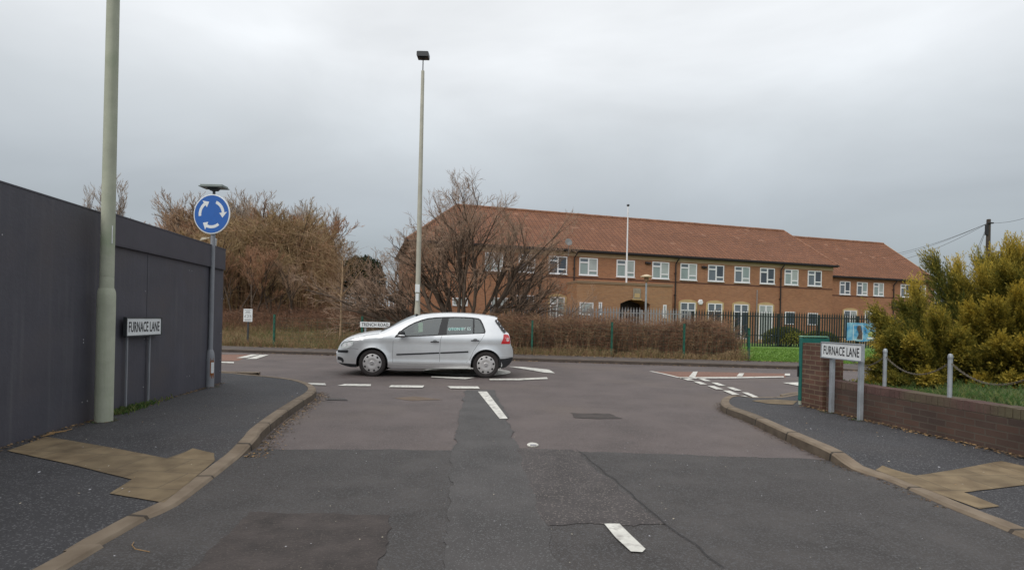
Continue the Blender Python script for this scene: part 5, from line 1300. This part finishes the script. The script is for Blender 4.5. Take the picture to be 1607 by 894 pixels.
def plume(mb, gold, base, tip, width, n, fl, goldk):
    """a feathery conifer spray: an axis with flattened, forward-swept branchlets"""
    ax = tip-base; Lg = ax.length; d = ax.normalized(); u = d.orthogonal().normalized(); u.rotate(Matrix.Rotation(random.uniform(0, 6.28), 3, d)); bend = rv(.10*Lg)+Vector((0, 0, -.10*Lg))
    for i in range(n):
        t = (i+random.random())/n; t = t**.8; c = base+ax*t+bend*(4*t*(1-t))*.5
        r = width*(1-t*.85)*(.35+.65*min(1, t*4)); a = random.uniform(0, 2*pi); o = u*cos(a)+d.cross(u)*sin(a)
        sd = (d*random.uniform(1.0, 1.5)+o*random.uniform(.35, .75)+Vector((0, 0, .06))).normalized(); sl_ = r*random.uniform(.7, 1.3)+.05; c0 = c+o*r*.15
        side_ = sd.cross(rv(1).normalized()).normalized(); g = min(1, max(0, goldk*(.15+.95*t)+random.gauss(0, .14)))
        # spray = central sliver with small side slivers
        e_ = c0+sd*sl_; wv = side_*fl*.5; i0 = len(mb.v); mb.v += [tuple(c0-wv*.5), tuple(c0+sd*sl_*.5+wv), tuple(e_), tuple(c0+sd*sl_*.5-wv)]; mb.face((i0, i0+1, i0+2, i0+3)); gold.append(g)
        for k in range(3):
            tt = .25+.22*k; for_ = (-1, 1)
            for sg in for_:
                s0 = c0+sd*sl_*tt; e2_ = s0+(sd*1.1+side_*sg*.5+rv(.08)).normalized()*sl_*.42*(1.1-tt); wv2 = sd.cross(side_)*fl*.18+side_*fl*.30*-sg+sd*fl*.2; i0 = len(mb.v); mb.v += [tuple(s0), tuple((s0+e2_)/2+wv2), tuple(e2_), tuple((s0+e2_)/2-wv2)]; mb.face((i0, i0+1, i0+2, i0+3)); gold.append(min(1, g+.08))
M_con = leafmat('golden conifer foliage', (.060,.100,.026), (.58,.44,.075))
def conifer(label, base, arms, seed, name='golden_conifer'):
    """arms: (root point, tip, radius at the root, density)"""
    random.seed(seed); mb = MB(); gold = []; br = MB()
    for (p0, p1, r0, dens) in arms:
        ax = p1-p0; Lg = ax.length; d = ax.normalized(); u = d.orthogonal().normalized(); v = d.cross(u); n = int(dens*Lg*(r0+.12)*2.2); sagv = Vector((0, 0, -.06*Lg))
        gk = random.uniform(.35, 1.2)
        for k in range(n):
            t = (k+random.random())/n; rr = random.random()**.5; a = random.uniform(0, 2*pi); r = r0*(1-t**1.3)*rr+.02; rd = u*cos(a)+v*sin(a)
            p = p0+ax*t+sagv*(4*t*(1-t))+rd*r; outd = (d*(.95+.5*t)+rd*(.55-.35*t)+rv(.10)+Vector((0, 0, -.12*random.random()))).normalized(); Lp = random.uniform(.30, .72)*(1.0-.3*t)
            g = gk*(.08+.50*rr*t+.55*t**2)*random.uniform(.5, 1.35)
            plume(mb, gold, p-outd*Lp*.3, p+outd*Lp*.8, random.uniform(.030, .050), 24, .0060, g)
        br.tube([p0, p0+ax*.5+sagv, p0+ax*.9], [.035, .02, .006], 5, cap=False)
    root = empty(name, base, label, 'shrub'); o = mb.build('foliage', M_con, root); setgold(o, gold); br.build('branches', M_bark, root)
    return root
def AR_(b, *l):
    o = []
    for (x0, y0, Y0, x1, y1, Y1, r, dn) in l:
        y1 += 14*(y0-y1)/120; x1 += 14*(x0-x1)/120; r *= 1.0; o.append((V(x0, y0, Y0)-b, V(x1, y1, Y1)-b, r, dn))
    return o
bL = Vector((V(1450, 600, 8.6).x, 8.6, gardenz(V(1450, 600, 8.6).x, 8.6)))
L1 = AR_(bL, (1450,585,8.7,1372,485,8.3,.26,330),(1445,540,8.8,1388,505,8.4,.20,330),(1450,560,8.7,1384,535,8.1,.22,330),(1440,590,8.6,1366,565,8.0,.22,330),(1430,600,8.4,1364,598,7.9,.20,330),
 (1450,560,8.9,1436,448,8.8,.20,350),(1505,500,9.1,1462,405,9.1,.13,420),(1470,540,9.2,1415,476,8.8,.18,330),(1520,540,9.0,1500,414,9.0,.22,350),(1450,590,8.6,1400,520,7.9,.24,330),(1470,590,8.6,1430,530,7.7,.26,330),
 (1480,590,8.6,1470,490,7.9,.28,330),(1450,610,8.5,1400,590,7.6,.22,330),(1490,600,8.5,1455,585,7.5,.24,330),(1500,580,8.7,1505,520,7.7,.28,330))
conifer('broad golden green conifer shrub behind the chain fence beside the pillar', bL, L1, 51)
bR = Vector((V(1580, 600, 8.8).x, 8.8, gardenz(V(1580, 600, 8.8).x, 8.8)))
R1 = AR_(bR, (1580,560,9.2,1588,374,9.0,.34,330),(1590,500,9.2,1612,385,8.8,.26,330),(1570,540,9.1,1543,425,8.8,.30,330),(1550,540,9.2,1508,440,8.9,.28,330),(1560,500,9.3,1560,400,9.2,.22,330),(1600,540,9.0,1640,380,8.9,.34,330),(1620,560,8.8,1690,400,8.6,.36,300),
 (1570,580,8.8,1520,480,8.0,.30,330),(1580,560,8.8,1560,470,7.9,.30,330),(1600,560,8.7,1600,450,7.9,.32,330),(1620,560,8.6,1650,470,7.8,.34,300),(1560,590,8.7,1510,550,7.7,.28,330),(1590,590,8.5,1565,530,7.5,.30,330),(1610,590,8.4,1610,530,7.4,.32,330),
 (1630,590,8.3,1670,530,7.2,.34,300),(1570,610,8.5,1540,592,7.6,.24,330),(1610,612,8.3,1590,590,7.3,.26,330),(1650,610,8.0,1660,590,7.0,.3,300),(1600,480,8.9,1572,420,8.3,.26,330),(1620,480,8.9,1625,420,8.2,.28,330),(1590,540,9.0,1535,400,9.3,.2,300))
conifer('tallest golden green conifer shrub at the right below the telegraph pole', bR, R1, 52)
# rounded shrubs behind the palisade
def leafball(name, label, cat, base, rx, ry, rz, n, seed, m, leaf=.07, z0=0.0, group=None, goldr=(.2, .6)):
    random.seed(seed); mb = MB(); gold = []
    for k in range(n):
        v = rv(1).normalized(); 
        if v.z < -.5: v.z = -v.z
        rr = random.random()**.3*(1+.16*noise.noise(v*2.3+Vector((seed, 0, 0)))); p = Vector((v.x*rx*rr, v.y*ry*rr, z0+rz*(1+v.z*rr)*.5))
        a = rv(1).normalized()*leaf*random.uniform(.6, 1.3); b = a.cross(rv(1).normalized()).normalized()*leaf*.4; i0 = len(mb.v); mb.v += [tuple(p-a), tuple(p+b), tuple(p+a), tuple(p-b)]; mb.face((i0, i0+1, i0+2, i0+3)); gold.append(random.uniform(*goldr))
    root = empty(name, base, label, cat, group); o = mb.build('foliage', m, root); setgold(o, gold)
    mb = MB()
    for k in range(7): a = 2*pi*k/7; mb.tube([(0,0,-.1),(cos(a)*rx*.3, sin(a)*ry*.3, z0+rz*.3),(cos(a)*rx*.6, sin(a)*ry*.6, z0+rz*.75)], [.05,.03,.01], 5, cap=False)
    mb.build('branches', M_bark, root); return root
M_round = leafmat('yellow green shrub leaves', (.09,.11,.025), (.34,.32,.07))
q = V(1232, 530, 30.2); leafball('rounded_shrub', 'rounded yellow green shrub behind the palisade just right of the white door', 'shrub', (q.x, q.y, 0), 1.25, .8, 1.35, 4200, 61, M_round)
q = V(1286, 530, 31.0); leafball('rounded_shrub', 'lower rounded green shrub behind the palisade left of the blue banner', 'shrub', (q.x, q.y, 0), 1.1, .7, 1.15, 3600, 62, M_round)
M_pine = leafmat('dark evergreen leaves', (.016,.028,.012), (.045,.060,.022))
q = V(568, 470, 38); random.seed(5); zq = gz(q.x, 38); leafball('evergreen_tree', 'dark evergreen tree between the bare wood and the spreading tree', 'tree', (q.x, q.y, zq-.2), 1.7, 1.5, V(568,400,38).z-zq, 5200, 63, M_pine, leaf=.13, z0=.2)

# weeds, litter and small debris ----------------------------------
random.seed(71)
def blades(name, pts, m, label, cat, h=(.04, .12), w_=.006):
    mb = MB()
    for (x, y, z) in pts:
        a = random.uniform(0, 6.28); hh = random.uniform(*h); dx, dy = cos(a)*hh*.5, sin(a)*hh*.5; px_, py_ = -sin(a)*w_, cos(a)*w_
        i0 = len(mb.v); mb.v += [(x-px_, y-py_, z), (x+px_, y+py_, z), (x+px_*.7+dx*.5, y+py_*.7+dy*.5, z+hh*.7), (x+dx*1.2, y+dy*1.2, z+hh), (x-px_*.7+dx*.5, y-py_*.7+dy*.5, z+hh*.7)]; mb.face((i0, i0+1, i0+2, i0+3, i0+4), random.randrange(len(m)))
    return tag(mb.build(name, m), label, cat, kind='stuff')
M_w1 = mat('weed green', (.06,.12,.025), .8, .3, 5); M_w2 = mat('weed pale', (.14,.17,.05), .8, .3, 5)
wc = G(190, 648, .1); pts = []
for k in range(520):
    s = hs(172, 640)+abs(random.gauss(0, .45)); p = HB0+hdir*s+hn*(.02+abs(random.gauss(0, .05))); pts.append((p.x, p.y, .095))
blades('weeds', pts, [M_w1, M_w2], 'tuft of green weeds at the foot of the hoarding beside the near lamp post', 'weeds', (.02, .09))
pts = []
for k in range(9000):
    l = Vector((random.uniform(-.6, 8), .23+random.random()**1.5*2.6, 0)); p = WM @ l; pts.append((p.x, p.y, gardenz(p.x, p.y)))
blades('garden_grass', pts, [M_w1, mat('grass mid', (.07,.13,.03), .8, .2, 4), M_w2], 'shaded green grass behind the low brick wall', 'grass', (.03, .09), .004)
def litter(name, fn, n, m, label, cat, s=(.006, .02)):
    mb = MB()
    for k in range(n):
        x, y, z = fn(); a = random.uniform(0, 6.28); ss = random.uniform(*s); u = Vector((cos(a), sin(a), random.uniform(-.3, .3)))*ss; v = Vector((-sin(a), cos(a), random.uniform(-.4, .4)))*ss*.6; p = Vector((x, y, z+ss*.4)); i0 = len(mb.v)
        mb.v += [tuple(p-u), tuple(p-v), tuple(p+u), tuple(p+v)]; mb.face((i0, i0+1, i0+2, i0+3), random.randrange(len(m)))
    return tag(mb.build(name, m), label, cat, kind='stuff')
M_lf1 = mat('tan leaf', (.32,.20,.09), .85, .3, 9); M_lf2 = mat('brown leaf', (.13,.08,.045), .85, .3, 9); M_lf3 = mat('dark leaf', (.06,.045,.03), .85, .3, 9); M_lf4 = mat('pale scrap', (.42,.38,.30), .8, .1, 9)
def f1():
    l = Vector((random.uniform(-.5, 6), -.02-abs(random.gauss(0, .06)), 0)); p = WM @ l; return p.x, p.y, .1
litter('leaf_litter', f1, 3200, [M_lf1, M_lf2, M_lf3, M_lf2], 'line of dead leaves lying along the foot of the low brick wall', 'leaves', (.008, .022))
def f2():
    i = random.randrange(30, len(P)-60) ; p = P[i]; return p.x+abs(random.gauss(0, .07)), p.y+random.uniform(-.08, .08), .004
def f2b():
    p = G(random.uniform(370, 500), 640); i = random.randrange(len(P)); 
    while not (5 < P[i].y < 9.5): i = random.randrange(len(P))
    return P[i].x+.02+abs(random.gauss(0, .09)), P[i].y+random.uniform(-.05, .05), .003
litter('gutter_litter', f2b, 1500, [M_lf1, M_lf2, M_lf3, M_lf3], 'dirt and leaf scraps in the gutter along the left kerb', 'litter', (.005, .017))
def f2c():
    s_ = random.uniform(-1.5, hlen); p = HB0+hdir*s_+hn*(.01+abs(random.gauss(0, .05))); return p.x, p.y, hL(p.x, p.y)
litter('hoarding_litter', f2c, 1600, [M_lf2, M_lf3, M_lf1, M_lf3], 'soil and dead leaves gathered along the foot of the hoarding', 'litter', (.004, .016))
def f2d():
    b = random.choice((Vector((pb.x, pb.y+.1)), Vector((sb.x, sb.y)), Vector((a_post.x, a_post.y)), Vector((b_post.x, b_post.y)))); t = random.uniform(0, 6.28); r = (.10 if b.x < 0 else .04)+abs(random.gauss(0, .035)); x, y = b.x+cos(t)*r, b.y+sin(t)*r
    return x, y, (hL if b.x < 0 else hR)(x, y)-.002
litter('post_base_dirt', f2d, 900, [M_lf2, M_lf3, M_lf3, M_w1], 'dirt and moss gathered round the feet of the posts on both footways', 'dirt', (.004, .012))
def f3():
    i = random.randrange(len(P2))
    while not (4 < P2[i].y < 9.5): i = random.randrange(len(P2))
    return P2[i].x-abs(random.gauss(0, .05)), P2[i].y+random.uniform(-.05, .05), .003
litter('gutter_grit', f3, 900, [M_lf2, M_lf3], 'dark grit in the gutter along the right kerb', 'grit', (.004, .013))
def f4():
    if random.random() < .5: return random.uniform(-4.2, -2.5), random.uniform(3, 9), .102
    return random.uniform(3.5, 4.9), random.uniform(3.5, 8), .102
litter('footway_specks', f4, 170, [M_lf4, M_lf1, M_screw], 'small pale scraps and stones scattered on both footways', 'litter', (.005, .013))
def f5(): return random.uniform(-2.2, 3.1), random.uniform(2.5, 6.3), .014
litter('road_grit', f5, 260, [M_lf4, M_screw], 'loose pale grit scattered over the near road surface', 'grit', (.003, .008))
def f6():
    x = random.uniform(-9, 12); return x, farline(x, -.12+abs(random.gauss(0, .1))).y-.1, .004
litter('far_gutter_litter', f6, 1500, [M_lf2, M_lf3, M_lf1], 'dead leaves in the gutter of the far kerb', 'litter', (.012, .035))
def f7():
    x = random.uniform(-10, 11); return x, farline(x, VERGE+.15-abs(random.gauss(0, .25))).y, .105
litter('far_footway_leaves', f7, 2600, [M_lf2, M_lf3, M_lf1], 'dead leaves and soil spilling over the far footway', 'leaves', (.012, .04))
pts = []
for k in range(14000):
    x = random.uniform(LAWNX, LAWNX+9); y = farline(x, VERGE+.15+random.random()**1.4*8).y; pts.append((x, y, gz(x, y)))
blades('lawn_grass', pts, [mat('lawn blade', (.10,.20,.025), .8, .2, 3), mat('lawn blade light', (.15,.26,.04), .8, .2, 3)], 'bright green mown grass in front of the dark palisade fence', 'grass', (.03, .08), .012)
# bent twigs lying by the hoarding and the near kerb
random.seed(81)
mb = MB()
for k in range(5):
    s = hs(40, 690)+random.uniform(-.12, .35); p = HB0+hdir*s+hn*.09; mb.tube([p+Vector((0,0,.01)), p+hdir*.09+hn*.02*k+Vector((0,0,.02)), p+hdir*.18+hn*.03*(k % 3)+Vector((0,0,.008))], .004, 4)
tag(mb.build('dead_twigs', M_lf1), 'few dead pale twigs on the footway against the hoarding', 'twigs')
a_ = G(210, 853); mb = MB(); mb.tube([a_+Vector((0,0,.012)), G(207,858)+Vector((0,0,.012)), G(212,864)+Vector((0,0,.012)), G(235,868)+Vector((0,0,.01))], .0025, 4); tag(mb.build('bent_twig', M_lf1), 'thin bent twig lying in the road by the near left kerb', 'twig')
